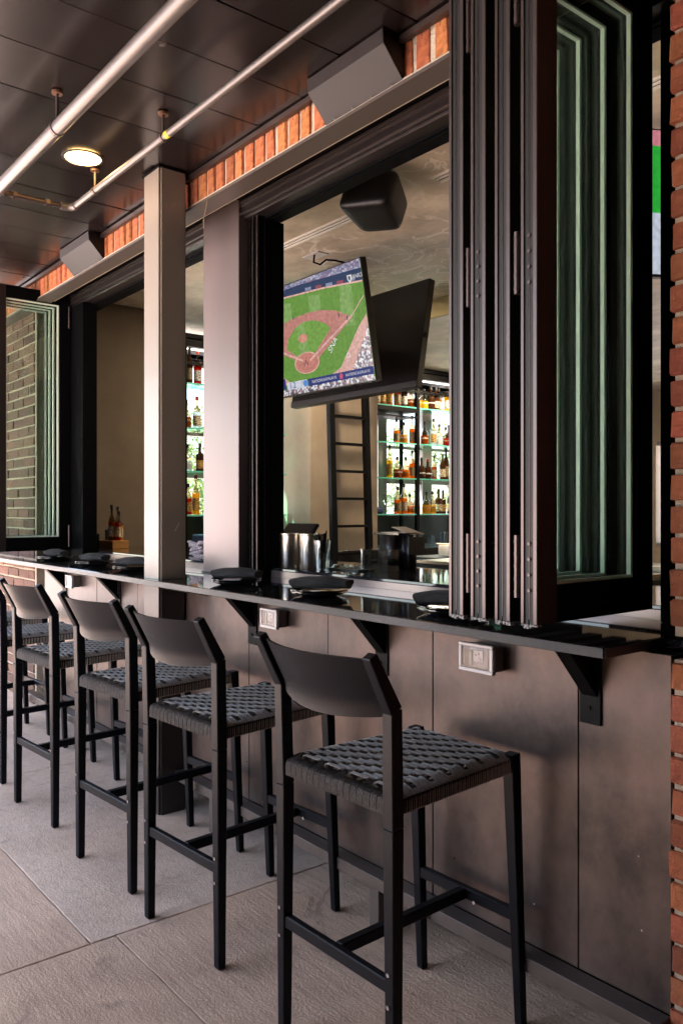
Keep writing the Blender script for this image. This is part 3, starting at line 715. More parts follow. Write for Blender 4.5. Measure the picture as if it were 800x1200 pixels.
# POS tablet
ps = thing('till_screen', 'black tilted till monitor behind the steel canisters', 'monitor', (-4.42, 3.18, 1.0))
boxes('stand', [(-.05, .05, -.02, .08, .0, .19)], DARK, ps, bev=.01)
bm = bmesh.new(); add_box(bm, -.17, .17, -.012, .012, -.10, .10, bev=.006, M=Matrix.Translation((0, 0, .21)) @ Matrix.Rotation(R(-38), 4, 'X')); link('monitor', bm_me(bm, 'mon'), BLK, ps)
bm = bmesh.new(); add_box(bm, -.15, .15, -.0145, -.0125, -.085, .085, M=Matrix.Translation((0, 0, .21)) @ Matrix.Rotation(R(-38), 4, 'X')); link('bezel', bm_me(bm, 'bz'), mat('screen_off', (.01, .01, .012), .1), ps)
bm = bmesh.new(); add_box(bm, -.01, .06, -.03, .0, .15, .19, bev=.002); link('receipt', bm_me(bm, 'rc'), WHITEP, ps)
# under-bar station seen at right
us = thing('ice_station', 'black under bar station with steel rim and tap handles, by the folded windows', 'bar station', (-2.62, 3.05, 0))
boxes('cabinet', [(-.35, .9, -.15, .35, .5, 1.11)], DARK, us, bev=.004)
boxes('steel_rim', [(-.36, .9, -.16, -.02, 1.111, 1.128), (-.36, -.22, -.0195, .33, 1.111, 1.128), (-.36, .9, .25, .35, 1.13, 1.136)], STEEL, us, bev=.002)
for q in (.0, .22):
    bm = bmesh.new(); add_tube(bm, [(q, -.19, 1.02), (q, -.19, 1.075)], .008, 10); add_tube(bm, [(q-.055, -.19, 1.08), (q-.02, -.192, 1.088), (q+.02, -.192, 1.088), (q+.055, -.19, 1.08)], [.005, .012, .012, .005], 10)
    link('tap_handle', bm_me(bm, 'tap', True), STEEL, us)
tag(boxes('steel_tray', [(-3.52, -2.8, 3.6, 3.95, 1.10, 1.17), (-3.52, -2.8, 3.58, 3.6, 1.17, 1.18)], STEEL, bev=.004), 'steel tray behind the under bar station', 'tray')
tag(boxes('prep_bench', [(-3.7, -2.0, 3.5, 4.1, .4, 1.095)], DARK, bev=.004), 'dark prep bench behind the ice station', 'bench')

# left ledge: wooden box with bottles, dark cups, folded cloth, blue bin
wb = thing('wooden_box', 'small oak box on the inner bar carrying sauce bottles', 'box', (-5.63, 2.42, ZB))
boxes('board', [(-.15, .13, -.06, .06, 0, .044)], BOXW, wb, bev=.002)
boxes('lid', [(-.152, .132, -.062, .062, .0445, .054)], BOXW, wb, bev=.001)
def bottle_meshes():
    kinds = {}
    kinds['round'] = ([(0, 0), (.037, 0), (.038, .004), (.038, .150), (.032, .168), (.014, .190), (.012, .232), (.0135, .234), (.0135, .240)], .240)
    kinds['tall'] = ([(0, 0), (.031, 0), (.032, .004), (.032, .170), (.026, .190), (.012, .215), (.011, .262), (.013, .264), (.013, .27)], .270)
    kinds['squat'] = ([(0, 0), (.046, 0), (.048, .005), (.046, .090), (.036, .118), (.015, .140), (.013, .176), (.015, .178), (.015, .185)], .185)
    kinds['flask'] = ([(0, 0), (.040, 0), (.041, .004), (.041, .125), (.036, .140), (.015, .152), (.013, .195), (.015, .197), (.015, .205)], .205)
    return kinds
BK = bottle_meshes()
LIQ = {'amber': (.85, .30, .02), 'dark amber': (.45, .11, .01), 'golden': (.80, .45, .05), 'red': (.50, .03, .01), 'yellow': (.85, .60, .04), 'clear': (.75, .80, .82), 'brown': (.12, .05, .02)}
def liq(c):
    k = 'liquor_'+c.replace(' ', '_')
    if k in MC: return MC[k]
    m = mat(k, LIQ[c], .08, coat=.3); p = m.node_tree.nodes['Principled BSDF']
    p.inputs['Transmission Weight'].default_value = .0
    # light passing through coloured liquid
    N = m.node_tree.nodes; L = m.node_tree.links
    tr = N.new('ShaderNodeBsdfTransparent'); tr.inputs[0].default_value = (*[min(1, x*1.15) for x in LIQ[c]], 1)
    tl = N.new('ShaderNodeBsdfTranslucent'); tl.inputs[0].default_value = (*LIQ[c], 1)
    a = N.new('ShaderNodeMixShader'); a.inputs[0].default_value = .45; L.new(tr.outputs[0], a.inputs[1]); L.new(tl.outputs[0], a.inputs[2])
    b = N.new('ShaderNodeMixShader'); b.inputs[0].default_value = .25; L.new(a.outputs[0], b.inputs[1]); L.new(p.outputs[0], b.inputs[2])
    L.new(b.outputs[0], N['Material Output'].inputs[0]); return m
ST_ = (4, 4, 9)
LABM = [mat('label_cream', (.10, .05, .03), .7, noise=(14, (.66, .57, .40), .07), stretch=ST_), mat('label_black', (.02, .02, .02), .6, noise=(16, (.35, .28, .15), .12), stretch=ST_),
        mat('label_white', (.12, .10, .10), .7, noise=(15, (.75, .74, .72), .06), stretch=ST_), mat('label_gold', (.15, .05, .02), .5, .2, noise=(16, (.55, .38, .10), .06), stretch=ST_)]
CAPM = mat('cap_black', (.015, .013, .013), .4); CAPR = mat('cap_red', (.4, .03, .02), .4)
_bc = {}; BGL = glass('bottle_glass', (.66, .56, .44), .02, 1.6)
def bottle(kind, colr, x, y, z, label, lab=0, group=None, sc_=1., cap=None):
    prof, h = BK[kind]
    t = thing('bottle', label, 'bottle', (x, y, z), rnd.uniform(0, 6), group)
    sw = sc_*rnd.uniform(.80, .95); t.scale = (sw, sw, sc_*rnd.uniform(.98, 1.10))
    if kind not in _bc:
        bm = bmesh.new(); add_lathe(bm, [(prof[3][0]*.98, prof[3][1]*.93+.0005)]+prof[3:], 14); me = bm_me(bm, 'glass', True)
        r0 = prof[3][0]; zt_ = prof[3][1]
        bm = bmesh.new(); lp = list(prof[:4]); lp[-1] = (lp[-1][0], zt_*.93); lp.append((0, zt_*.93)); lp[0] = (.001, .0); add_lathe(bm, lp, 14); mq = bm_me(bm, 'liq', True)
        bm = bmesh.new(); add_lathe(bm, [(r0+.0008, zt_*.18), (r0+.0008, zt_*.72)], 14); bm.faces.ensure_lookup_table()
        for f in [f for f in bm.faces if len(f.verts) > 4]: bm.faces.remove(f)
        ml = bm_me(bm, 'lab', True)
        bm = bmesh.new(); add_lathe(bm, [(.016, h-.004), (.0165, h+.024), (.012, h+.028)], 12); mc = bm_me(bm, 'cap', True)
        _bc[kind] = (me, ml, mc, mq)
    me, ml, mc, mq = _bc[kind]
    for nm, mm, ma in (('glass_body', me, BGL if colr not in ('brown',) else liq(colr)), ('liquid', mq, liq(colr)), ('paper_label', ml, LABM[lab]), ('cap', mc, cap or CAPM)):
        o = bpy.data.objects.new(nm, mm); col.objects.link(o); o.parent = t
        if not mm.materials: mm.materials.append(ma)
        o.material_slots[0].link = 'OBJECT'; o.material_slots[0].material = ma
    return t
for k, (dx, dy, kd, c, s) in enumerate(((-.04, .0, 'round', 'red', .8), (.0, -.02, 'tall', 'dark amber', .8), (.04, .01, 'tall', 'red', .75), (.005, .035, 'flask', 'golden', .85))):
    bottle(kd, c, -5.61+dx, 2.42+dy, ZB+.0545, ('left red', 'tall dark middle', 'right red', 'squat golden rear')[k]+' sauce bottle standing on the oak box', 2 if k < 2 else 0, 'sauce bottles on the oak box', s)
tag(lathe('blue_jar', [(0, 0), (.026, 0), (.028, .07), (.024, .075), (0, .075)], mat('blue_glaze', (.05, .13, .28), .4), None, (-5.735, 2.43, ZB+.0545)), 'small blue jar on the left end of the oak box', 'jar')
for k, x in enumerate((-5.69, -5.77, -5.85)):
    lathe_o = lathe('dark_cup', [(0, 0), (.034, 0), (.040, .10), (.043, .102), (.036, .098), (0, .01)], DARK, None, (x, 2.30, ZB), n=18)
    tag(lathe_o, ('right', 'middle', 'left')[k]+' dark cup of the three beside the far left jamb', 'cup', 'dark cups at the far left')
t = thing('folded_cloth', 'crumpled pale striped cloth on the inner bar beside the column', 'cloth', (-4.30, 2.36, ZB))
bm = bmesh.new()
for k in range(5):
    pts = [(-.07+.035*i, .012*math.sin(i*1.7+k), .010+k*.016+.012*math.sin(i*1.3+k*2)) for i in range(6)]
    add_tube(bm, pts, [.008, .014, .016, .016, .013, .008], 8)
link('cloth_folds', bm_me(bm, 'cloth', True), mat('striped_cloth', (.55, .46, .47), .9, noise=(60, (.12, .09, .11), .05), stretch=(1, 6, 6)), t)
tag(boxes('blue_tub', [(-5.75, -5.5, 3.12, 3.34, 1.0305, 1.19)], mat('blue_plastic', (.06, .11, .22), .4), bev=.01), 'blue plastic tub under the left bottle shelves', 'tub')

# ================================================================ INTERIOR ROOM
def S(o): return tag(o, kind='structure')
S(boxes('interior_floor', [(-6.6, 3.2, 2.3, 9.2, -.02, .0)], mat('interior_floor', (.26, .22, .18), .5)))
S(boxes('interior_ceiling', [(-6.6, 3.2, 2.19, 4.33, 2.95, 3.0), (-6.6, 3.2, 4.345, 9.3, 2.81, 2.9)], ICEIL))
S(boxes('ceiling_step', [(-6.6, 3.2, 4.33, 4.344, 2.812, 2.95)], YEL))
S(boxes('roof', [(-6.9, 3.3, 1.98, 9.4, 3.36, 3.5)], JAMB))
S(boxes('side_wall', [(-6.55, -5.90, 2.165, 3.08, 0, 2.949)], mat('brown_plaster', (.13, .095, .068), .8, noise=(2.2, (.20, .155, .115), .25), bump=(9, .12))))
S(boxes('far_wall', [(-6.3, -5.2, 9.0, 9.2, 0, 2.80), (-3.9, 3.2, 9.0, 9.2, 0, 2.8), (-5.2, -3.9, 9.0, 9.2, 0, .95), (-5.2, -3.9, 9.0, 9.2, 2.2, 2.8)], PLAST))
S(boxes('right_wall', [(3.2, 3.35, 2.2, 9.2, 0, 3.0)], PLAST))
pr = tag(boxes('plaster_pier', [(-6.5, -5.55, 4.14, 4.90, 0, 2.8085)], PLAST, bev=.004), 'tall plaster pier behind the black ladder', 'pier')
# end wall with windows (X = -6.25)
S(boxes('end_wall', [(-6.5, -6.22, 3.08, 9.0, 0, .98), (-6.5, -6.22, 3.08, 9.0, 2.68, 2.81), (-6.5, -6.22, 7.0, 9.0, .98, 2.68), (-6.5, -6.22, 4.90, 5.42, .98, 2.68)], JAMB))
FRM = mat('grey_window_frame', (.22, .21, .20), .5)
def wall_window(y0, y1, mull, label):
    t = thing('wall_window', label, 'window', (-6.36, 0, 0)); z0, z1 = .982, 2.678
    boxes('glass_pane', [(-.004, .002, y0+.02, y1-.02, z0+.02, z1-.02)], GL, t)
    boxes('frame', [(-.04, .04, y0, y1, z0, z0+.05), (-.04, .04, y0, y1, z1-.05, z1), (-.04, .04, y0, y0+.05, z0+.05, z1-.05), (-.04, .04, y1-.05, y1, z0+.05, z1-.05)], FRM, t)
    for a, b in mull: boxes('mullion', [(-.05, .05, a, b, z0+.05, z1-.05)], FRM, t, bev=.003)
    for z in (1.683, 2.05):
        prev = y0+.05
        for a, b in mull+[(y1-.05, y1)]:
            if a-prev > .3: boxes('glazing_bar', [(-.03, .03, prev+.001, a-.001, z-.022, z+.022)], FRM, t)
            prev = b
wall_window(3.09, 4.13, [], 'bright window behind the left bottle shelves')
wall_window(5.43, 7.0, [(5.58, 5.70), (6.22, 6.36)], 'bright divided window behind the right bottle shelves')
tw = thing('wall_window', 'sliver of bright window seen right of the folded panels', 'window', (0, 9.05, 0))
boxes('glass_pane', [(-5.17, -3.93, 0, .006, .98, 2.17)], GL, tw); boxes('frame', [(-5.2, -3.9, -.03, .03, .951, .99), (-5.2, -3.9, -.03, .03, 2.15, 2.199), (-4.58, -4.54, -.03, .03, .99, 2.15)], FRM, tw)

# shelving units
SHZ = [1.345, 1.70, 2.05, 2.412]
def shelving(y0, y1, posts, label, hdr=True):
    t = thing('bottle_shelving', label, 'shelving', (-6.0, 0, 0))
    for y in posts: boxes('post', [(.09, .125, y-.018, y+.018, 1.03, 2.80), ], BLK, t); boxes('post', [(-.14, -.11, y-.015, y+.015, 1.03, 2.80)], BLK, t)
    for z in SHZ:
        boxes('glass_shelf', [(-.15, .116, y0, y1, z-.012, z-.0005)], SHG, t)
        boxes('shelf_edge', [(.1165, .119, y0, y1, z-.012, z-.0005)], SHEDGE, t)
    boxes('header', [(-.16, .13, y0, y1, 2.70, 2.76), (.10, .12, y0, y1, 2.56, 2.58), (-.16, .14, y0, y1, 2.77, 2.805)], BLK, t)
    boxes('light_strip', [(.05, .07, y0, y1, 2.690, 2.6995)], mat('strip_light', (.8, .8, .8), .5, emit=((1, .95, .85), .7)), t)
    return t
shelving(3.10, 4.12, [3.13, 3.97], 'left glass bottle shelves seen between the column and the wide post')
t2 = shelving(4.93, 7.0, [4.945, 5.73, 6.55], 'right glass bottle shelves beyond the hanging televisions')
boxes('steel_shelf', [(-.14, .13, 4.93, 5.71, 2.355, 2.398), (-.14, .13, 4.93, 5.71, 2.30, 2.315)], BLK, t2)
bc = thing('back_bar', 'black back bar cabinet below the bottle shelves', 'cabinet', (0, 0, 0))
boxes('cabinet', [(-6.2, -5.45, 3.09, 4.13, 0, 1.0), (-6.2, -5.45, 4.91, 7.5, 0, 1.0), (-5.549, -5.45, 4.131, 4.909, 0, 1.0)], DARK, bc)
boxes('worktop', [(-6.2, -5.43, 3.09, 4.13, 1.001, 1.03), (-6.2, -5.43, 4.91, 7.5, 1.001, 1.03), (-5.548, -5.43, 4.131, 4.909, 1.001, 1.03)], DARK, bc, bev=.002)
boxes('splashback', [(-6.2, -6.17, 3.09, 4.13, 1.031, 1.33), (-6.2, -6.17, 4.91, 7.5, 1.031, 1.33)], DARK, bc)
ORD = ['first', 'second', 'third', 'fourth', 'fifth', 'sixth', 'seventh', 'eighth', 'ninth', 'tenth', 'eleventh', 'twelfth', 'thirteenth', 'fourteenth', 'fifteenth', 'sixteenth']
SN = ['bottom', 'lower middle', 'upper middle', 'top']
def bottle_row(unit, si, ylist, cols_, kinds_, xo=-5.96):
    for k, y in enumerate(ylist):
        c = cols_[(k*7+k//3) % len(cols_)]; kd = kinds_[(k*5+k//2) % len(kinds_)]
        bottle(kd, c, xo+rnd.uniform(-.03, .03), y, SHZ[si], f'{c} {kd} bottle, {ORD[k]} from left on the {SN[si]} shelf of {unit} shelving', rnd.randrange(4), f'bottles on the {unit} shelves', rnd.uniform(.92, 1.05), CAPR if rnd.random() < .12 else CAPM)
rb = random.Random(3)
bottle_row('left', 3, [3.2, 3.288, 3.376, 3.464, 3.552], ['brown', 'red', 'red', 'dark amber', 'amber'], ['tall', 'tall', 'round'])
bottle_row('left', 2, [3.19, 3.29, 3.39, 3.49, 3.59], ['dark amber', 'clear', 'brown', 'clear'], ['squat', 'flask', 'round'])
bottle_row('left', 1, [3.2, 3.3, 3.4, 3.5], ['clear', 'brown', 'clear'], ['squat', 'flask'])
bottle_row('left', 0, [3.2, 3.288, 3.376, 3.464, 3.552], ['red', 'amber', 'yellow', 'golden'], ['round', 'flask', 'tall'])
bottle_row('right', 3, [5.17, 5.258, 5.346, 5.434, 5.522, 5.61, 5.698, 5.786, 5.874, 5.962, 6.05, 6.138, 6.226, 6.314, 6.402], ['amber', 'golden', 'amber', 'brown', 'dark amber', 'red', 'brown', 'golden', 'yellow', 'dark amber'], ['flask', 'round', 'round', 'squat', 'squat'])
bottle_row('right', 2, [5.53, 5.624, 5.718, 5.812, 5.906, 6.0, 6.094, 6.188, 6.282, 6.376], ['amber', 'golden', 'brown', 'red', 'clear', 'dark amber', 'amber', 'golden'], ['flask', 'squat', 'squat', 'round'])
bottle_row('right', 1, [5.43, 5.52, 5.61, 5.7, 5.79, 5.88, 5.97, 6.06, 6.15, 6.24, 6.33, 6.42], ['yellow', 'yellow', 'brown', 'dark amber', 'brown', 'amber', 'amber', 'dark amber'], ['tall', 'tall', 'round', 'squat', 'round', 'squat'])
bottle_row('right', 0, [5.5, 5.6, 5.7, 5.8, 5.9, 6.0, 6.1, 6.2, 6.3, 6.4], ['amber', 'golden', 'brown', 'clear', 'red', 'dark amber', 'red'], ['round', 'squat', 'squat', 'flask', 'round'])
for k in range(9):
    y = 5.30+.16*k; x = -5.62+rnd.uniform(-.05, .05); h = rnd.uniform(.10, .16)
    o = lathe('drinking_glass', [(0, .004), (.030, .004), (.038, h), (.041, h), (.034, 0), (0, 0)], CLR, None, (x, y, 1.0305), n=16)
    tag(o, ORD[k]+' upturned clear tumbler from the left on the black back bar', 'glass', 'tumblers on the back bar')
for k in range(2):
    o = lathe('wine_glass', [(0, .002), (.034, 0), (.034, .003), (.005, .010), (.004, .09), (.012, .10), (.038, .135), (.036, .19), (.034, .19)], CLR, None, (-5.95, 5.36+.09*k, SHZ[0]), n=18)
    tag(o, ('left', 'right')[k]+' stemmed wine glass at the left end of the bottom right shelf', 'wine glass')
tag(lathe('steel_shaker', [(0, 0), (.05, 0), (.055, .14), (.058, .145), (0, .14)], STEEL, None, (-5.55, 6.62, 1.0305), n=24), 'steel shaker at the right end of the back bar', 'shaker')
tag(boxes('blue_cloth', [(-6.0, -5.9, 5.18, 5.30, 1.3455, 1.41)], mat('navy_cloth', (.03, .05, .14), .9), bev=.02), 'small folded navy cloth on the bottom right shelf', 'cloth')

# ladder
ld = thing('rolling_ladder', 'tall black ladder leaning on the plaster pier', 'ladder', (-5.3, 4.397, 0))
def LX(z): return .03-(z/2.6)*.10
y0l, y1l = -.192, .192
for y in (y0l, y1l):
    bm = bmesh.new(); add_bar(bm, (LX(.1), y-.0, .1), (LX(2.66), y, 2.66), .055, .05, up=Vector((1, 0, 0)), bev=.003); link('rail', bm_me(bm, 'rail'), BLK, ld)
for k in range(11):
    z = .32+k*.2315
    bm = bmesh.new(); add_bar(bm, (LX(z), y0l+.028, z), (LX(z), y1l-.028, z), .022, .05, up=Vector((1, 0, 0))); link('rung', bm_me(bm, 'rung'), BLK, ld)

# ceiling slots, downlights
for k, (a, b) in enumerate(((-4.6, -3.33), (-2.72, -1.2))):
    t = thing('ceiling_slot', ('left', 'right')[k]+' linear air slot in the mottled interior ceiling', 'air vent', (0, 2.77, 2.949))
    boxes('slot_rail', [(a, b, -.036, -.023, -.009, -.0005), (a, b, .023, .036, -.009, -.0005), (a, b, -.006, .006, -.008, -.0005)], mat('slot_white', (.8, .76, .7), .4), t)
    boxes('slot_gap', [(a, b, -.0215, -.0045, -.002, -.0005), (a, b, .0045, .0215, -.002, -.0005)], JAMB, t)
for k, (x, y, z) in enumerate(((-5.45, 5.95, 2.808), (-4.9, 3.75, 2.948), (-3.2, 6.4, 2.808), (-.6, 6.0, 2.808))):  # last two lamps are out of view, added to brighten the room
    t = thing('interior_downlight', ('lit downlight above the right bottle shelves', 'lit downlight above the left bottle shelves', 'added unseen downlight brightening the room behind the televisions', 'added unseen downlight brightening the deep room at right')[k], 'ceiling light', (x, y, z))
    lathe('lamp_disc', [(0, -.003), (.05, -.003), (.055, -.0005), (0, -.0005)], mat('lamp_glow_soft', (1, .95, .85), .5, emit=((1, .80, .55), 130)), t)
    lathe('trim_ring', [(.056, -.001), (.064, -.004), (.070, -.0008)], WHITEP, t)

# hanging speaker
hs = thing('hanging_speaker', 'rounded black loudspeaker hanging from the interior ceiling', 'speaker', (-2.83, 2.49, 2.949))
bm = bmesh.new(); bmesh.ops.create_uvsphere(bm, u_segments=40, v_segments=24, radius=1)
for v in bm.verts:
    c = [math.copysign(abs(q)**.30, q) for q in v.co]
    k = 1-.22*(c[1]+1)/2
    v.co = Vector((.138*c[0]*k, .115*c[1], .100*c[2]*k))
for f in bm.faces: f.smooth = True
sh = link('cabinet', bm_me(bm, 'cab'), SPKB, hs, (0, 0, -.150)); sh.rotation_euler = (R(-22), R(6), R(20))
bm = bmesh.new(); add_tube(bm, [(0, .02, -.002), (0, .02, -.014)], .065, 20); add_tube(bm, [(0, .02, -.014), (0, .02, -.06)], .022, 12); link('ceiling_mount', bm_me(bm, 'mount'), SPKB, hs)
bm = bmesh.new(); add_tube(bm, [(-.125, .0, -.10), (-.11, .02, -.055), (0, .03, -.04), (.11, .02, -.055), (.125, .0, -.10)], .010, 8); link('yoke', bm_me(bm, 'yoke'), SPKB, hs)

# ================================================================ TELEVISIONS
ES = .075
def em(name, c, s=1.):
    k = 'picture_'+name
    if k in MC: return MC[k]
    m = mat(k, (.01, .01, .01), .35, emit=(c, ES*s), spec=.05); N = m.node_tree.nodes; L = m.node_tree.links; p = N['Principled BSDF']
    tc = N.new('ShaderNodeTexCoord'); n = N.new('ShaderNodeTexNoise'); n.inputs['Scale'].default_value = 45; n.inputs['Detail'].default_value = 6
    L.new(tc.outputs['Object'], n.inputs['Vector']); r = N.new('ShaderNodeMapRange'); r.inputs['From Min'].default_value = .3; r.inputs['From Max'].default_value = .7
    r.inputs['To Min'].default_value = .72; r.inputs['To Max'].default_value = 1.2; L.new(n.outputs[0], r.inputs[0])
    h = N.new('ShaderNodeHueSaturation'); h.inputs['Color'].default_value = (*c, 1); L.new(r.outputs[0], h.inputs['Value']); L.new(h.outputs[0], p.inputs['Emission Color'])
    return m
def noise_em(name, cols_, scale):
    k = 'picture_'+name
    if k in MC: return MC[k]
    m = mat(k, (.01, .01, .01), .35); N = m.node_tree.nodes; L = m.node_tree.links; p = N['Principled BSDF']
    tc = N.new('ShaderNodeTexCoord'); v = N.new('ShaderNodeTexVoronoi'); v.inputs['Scale'].default_value = scale; L.new(tc.outputs['Object'], v.inputs['Vector'])
    s = N.new('ShaderNodeSeparateColor'); L.new(v.outputs['Color'], s.inputs[0])
    r = N.new('ShaderNodeValToRGB'); r.color_ramp.interpolation = 'CONSTANT'
    while len(r.color_ramp.elements) < len(cols_): r.color_ramp.elements.new(.5)
    for i, c in enumerate(cols_): r.color_ramp.elements[i].position = i/len(cols_); r.color_ramp.elements[i].color = (*c, 1)
    L.new(s.outputs[0], r.inputs[0]); L.new(r.outputs[0], p.inputs['Emission Color']); p.inputs['Emission Strength'].default_value = ES; MC[k] = m; return m
def television(loc, w_, h_, tilt, label, rz=0, th=.045):
    """local frame: x right 0..w, z up 0..h, -y is the screen side; hinge line at the bottom edge"""
    t = thing('television', label, 'television', loc, rz); t.rotation_euler = (tilt, 0, rz)
    bm = bmesh.new(); add_box(bm, -.008, w_+.008, .0, th, -.010, h_+.008, bev=.004); link('casing', bm_me(bm, 'case'), mat('tv_black', (.010, .009, .010), .38), t)
    return t
W1, H1 = 1.217, .691
tv = television((-4.77, 3.122, 2.14), W1, H1, R(10.2), 'flat television showing a baseball game, hung tilted from the ceiling')
scn = boxes('screen', [(0, W1, -.0015, -.0003, 0, H1)], em('field_far', (.16, .36, .055)), tv)
def patch(name, pts, m, lay):
    bm = bmesh.new(); y = -.0015-.0006*lay
    vs = [bm.verts.new((a*W1, y, b*H1)) for a, b in pts]; f = bm.faces.new(vs); bmesh.ops.recalc_face_normals(bm, faces=bm.faces)
    if f.normal.y > 0: f.normal_flip()
    bmesh.ops.solidify(bm, geom=[f], thickness=.0002)
    return link(name, bm_me(bm, name), m, scn)
def arc(cx, cy, rx, ry, a0, a1, n=24): return [(cx+rx*math.cos(R(a0+(a1-a0)*i/n)), cy+ry*math.sin(R(a0+(a1-a0)*i/n))) for i in range(n+1)]
def line(p, q, wd): 
    dx, dy = (q[0]-p[0])*W1, (q[1]-p[1])*H1; L = math.hypot(dx, dy); nx, ny = -dy/L*wd/2/W1, dx/L*wd/2/H1
    return [(p[0]+nx, p[1]+ny), (q[0]+nx, q[1]+ny), (q[0]-nx, q[1]-ny), (p[0]-nx, p[1]-ny)]
SALM = em('infield_dirt', (.62, .26, .22)); GRN2 = em('infield_grass', (.20, .42, .07)); SALL = em('warning_track', (.85, .50, .44)); WHT = em('white', (.9, .9, .9)); NAVY = em('navy', (.02, .04, .22)); NAVD = em('navy_wall', (.02, .05, .13))
GRL = em('grass_light', (.26, .46, .13))
patch('outfield_wall', [(0, .90), (.35, .895), (.7, .86), (1, .815), (1, 1), (0, 1)], NAVD, 1)
patch('upper_stands', [(0, .955), (.5, .965), (1, .925), (1, 1), (0, 1)], noise_em('stands', [(.05, .06, .16), (.35, .38, .55), (.12, .13, .3), (.6, .6, .7), (.2, .1, .2)], 90), 2)
patch('wall_line', line((0, .903), (.35, .898), .010)[:], SALL, 2)
patch('wall_line', line((.35, .898), (.7, .866), .010), SALL, 2); patch('wall_line', line((.7, .866), (1, .818), .010), SALL, 2)
for a in (.30, .55, .80): patch('mowing_stripe', [(a, .50), (a+.11, .48), (a+.12, .84-a*.03), (a+.03, .86-a*.03)], GRL, 2)
patch('infield_dirt', [(.18, .48)]+[(.30, .66), (.42, .69), (.55, .70), (.66, .69), (.78, .645), (.895, .555), (.58, .27), (.50, .24), (.30, .38)], SALM, 3)
patch('infield_grass', [(.33, .43), (.36, .52), (.43, .60), (.51, .632), (.60, .62), (.69, .56), (.72, .51), (.565, .33), (.42, .33)], GRN2, 4)
patch('mowing_stripe', [(.44, .33), (.52, .33), (.51, .63), (.45, .61)], GRL, 5)
patch('pitchers_mound', arc(.487, .49, .040, .040, 0, 360), em('mound', (.75, .34, .24)), 6)
patch('home_ring', arc(.49, .265, .108, .098, 0, 360), SALL, 5)
patch('home_dirt', arc(.49, .265, .100, .090, 0, 360), em('home', (.66, .25, .20)), 6)
patch('foul_line', line((.52, .28), (.90, .57), .012), SALL, 7); patch('foul_line', line((.90, .57), (1.0, .70), .006), SALL, 7)
patch('foul_line', line((.46, .29), (.16, .50), .012), SALL, 7)
patch('side_track', [(1, .55), (.93, .46), (.76, .16), (.66, .10), (1, .10)], SALL, 3)
patch('side_track', [(.0, .30), (.20, .24), (.34, .10), (0, .10)], SALL, 3)
patch('side_stands', [(1, .46), (.97, .38), (.92, .27), (.84, .10), (1, .10)], noise_em('crowd', [(.03, .03, .06), (.75, .75, .8), (.1, .09, .16), (.5, .25, .3), (.9, .9, .9), (.06, .05, .09)], 75), 4)
patch('lower_stands', [(0, 0), (1, 0), (1, .055), (.6, .05), (0, .06)], noise_em('crowd', [(0, 0, 0)], 1), 5)
patch('score_bar', [(.48, .050), (1, .048), (1, .115), (.48, .117)], NAVY, 8)
patch('score_panel', [(.29, .05), (.47, .05), (.47, .12), (.29, .12)], em('pale', (.7, .74, .85)), 8)
patch('score_panel', [(.10, .06), (.28, .06), (.28, .165), (.10, .165)], NAVY, 8)
patch('team_badge', arc(.455, .085, .018, .03, 0, 360), em('badge_blue', (.1, .3, .8)), 9)
patch('team_badge', arc(.755, .083, .014, .026, 0, 360), em('badge_red', (.7, .1, .2)), 9)
patch('on_deck_circle', arc(.83, .245, .016, .022, 0, 360), WHT, 5); patch('on_deck_circle', arc(.83, .245, .012, .016, 0, 360), SALL, 6)
for a, b in ((.31, .655), (.43, .69), (.80, .60), (.485, .275), (.50, .255), (.47, .25), (.86, .555)):
    patch('player', [(a-.004, b-.015), (a+.004, b-.015), (a+.003, b+.02), (a-.003, b+.02)], em('player', (.06, .06, .10)), 9)
for i in range(5): patch('wall_banner', line((.56+.085*i, .905-.012*i), (.61+.085*i, .90-.012*i), .018), em('banner%d' % (i % 2), (.35, .08, .12) if i % 2 else (.3, .34, .5)), 3)
patch('bank_shield', [(.895, .90), (.93, .895), (.928, .855), (.913, .83), (.897, .862)], WHT, 4)
patch('bank_shield', [(.904, .888), (.921, .886), (.919, .860), (.912, .848), (.905, .863)], NAVD, 5)
def screen_text(s, a, b, size, rot=0, m=WHT, lay=10, shear=0):
    me = text_mesh(s, size); o = link('lettering', me, m, scn)
    o.matrix_local = Matrix.Translation((a*W1, -.0015-.0006*lay, b*H1)) @ Matrix.Rotation(R(90), 4, 'X') @ Matrix.Rotation(R(rot), 4, 'Z')
screen_text('BANKS', .965, .868, .035, -2); screen_text('NATIONS 8-0 NLA/10', .615, .083, .026); screen_text('NATIONS 8-0 RLA/10', .882, .081, .024)
screen_text('SNA', .725, .365, .058, 42); screen_text('9  0', .19, .09, .05); screen_text('1 2', .34, .085, .055, m=NAVY)
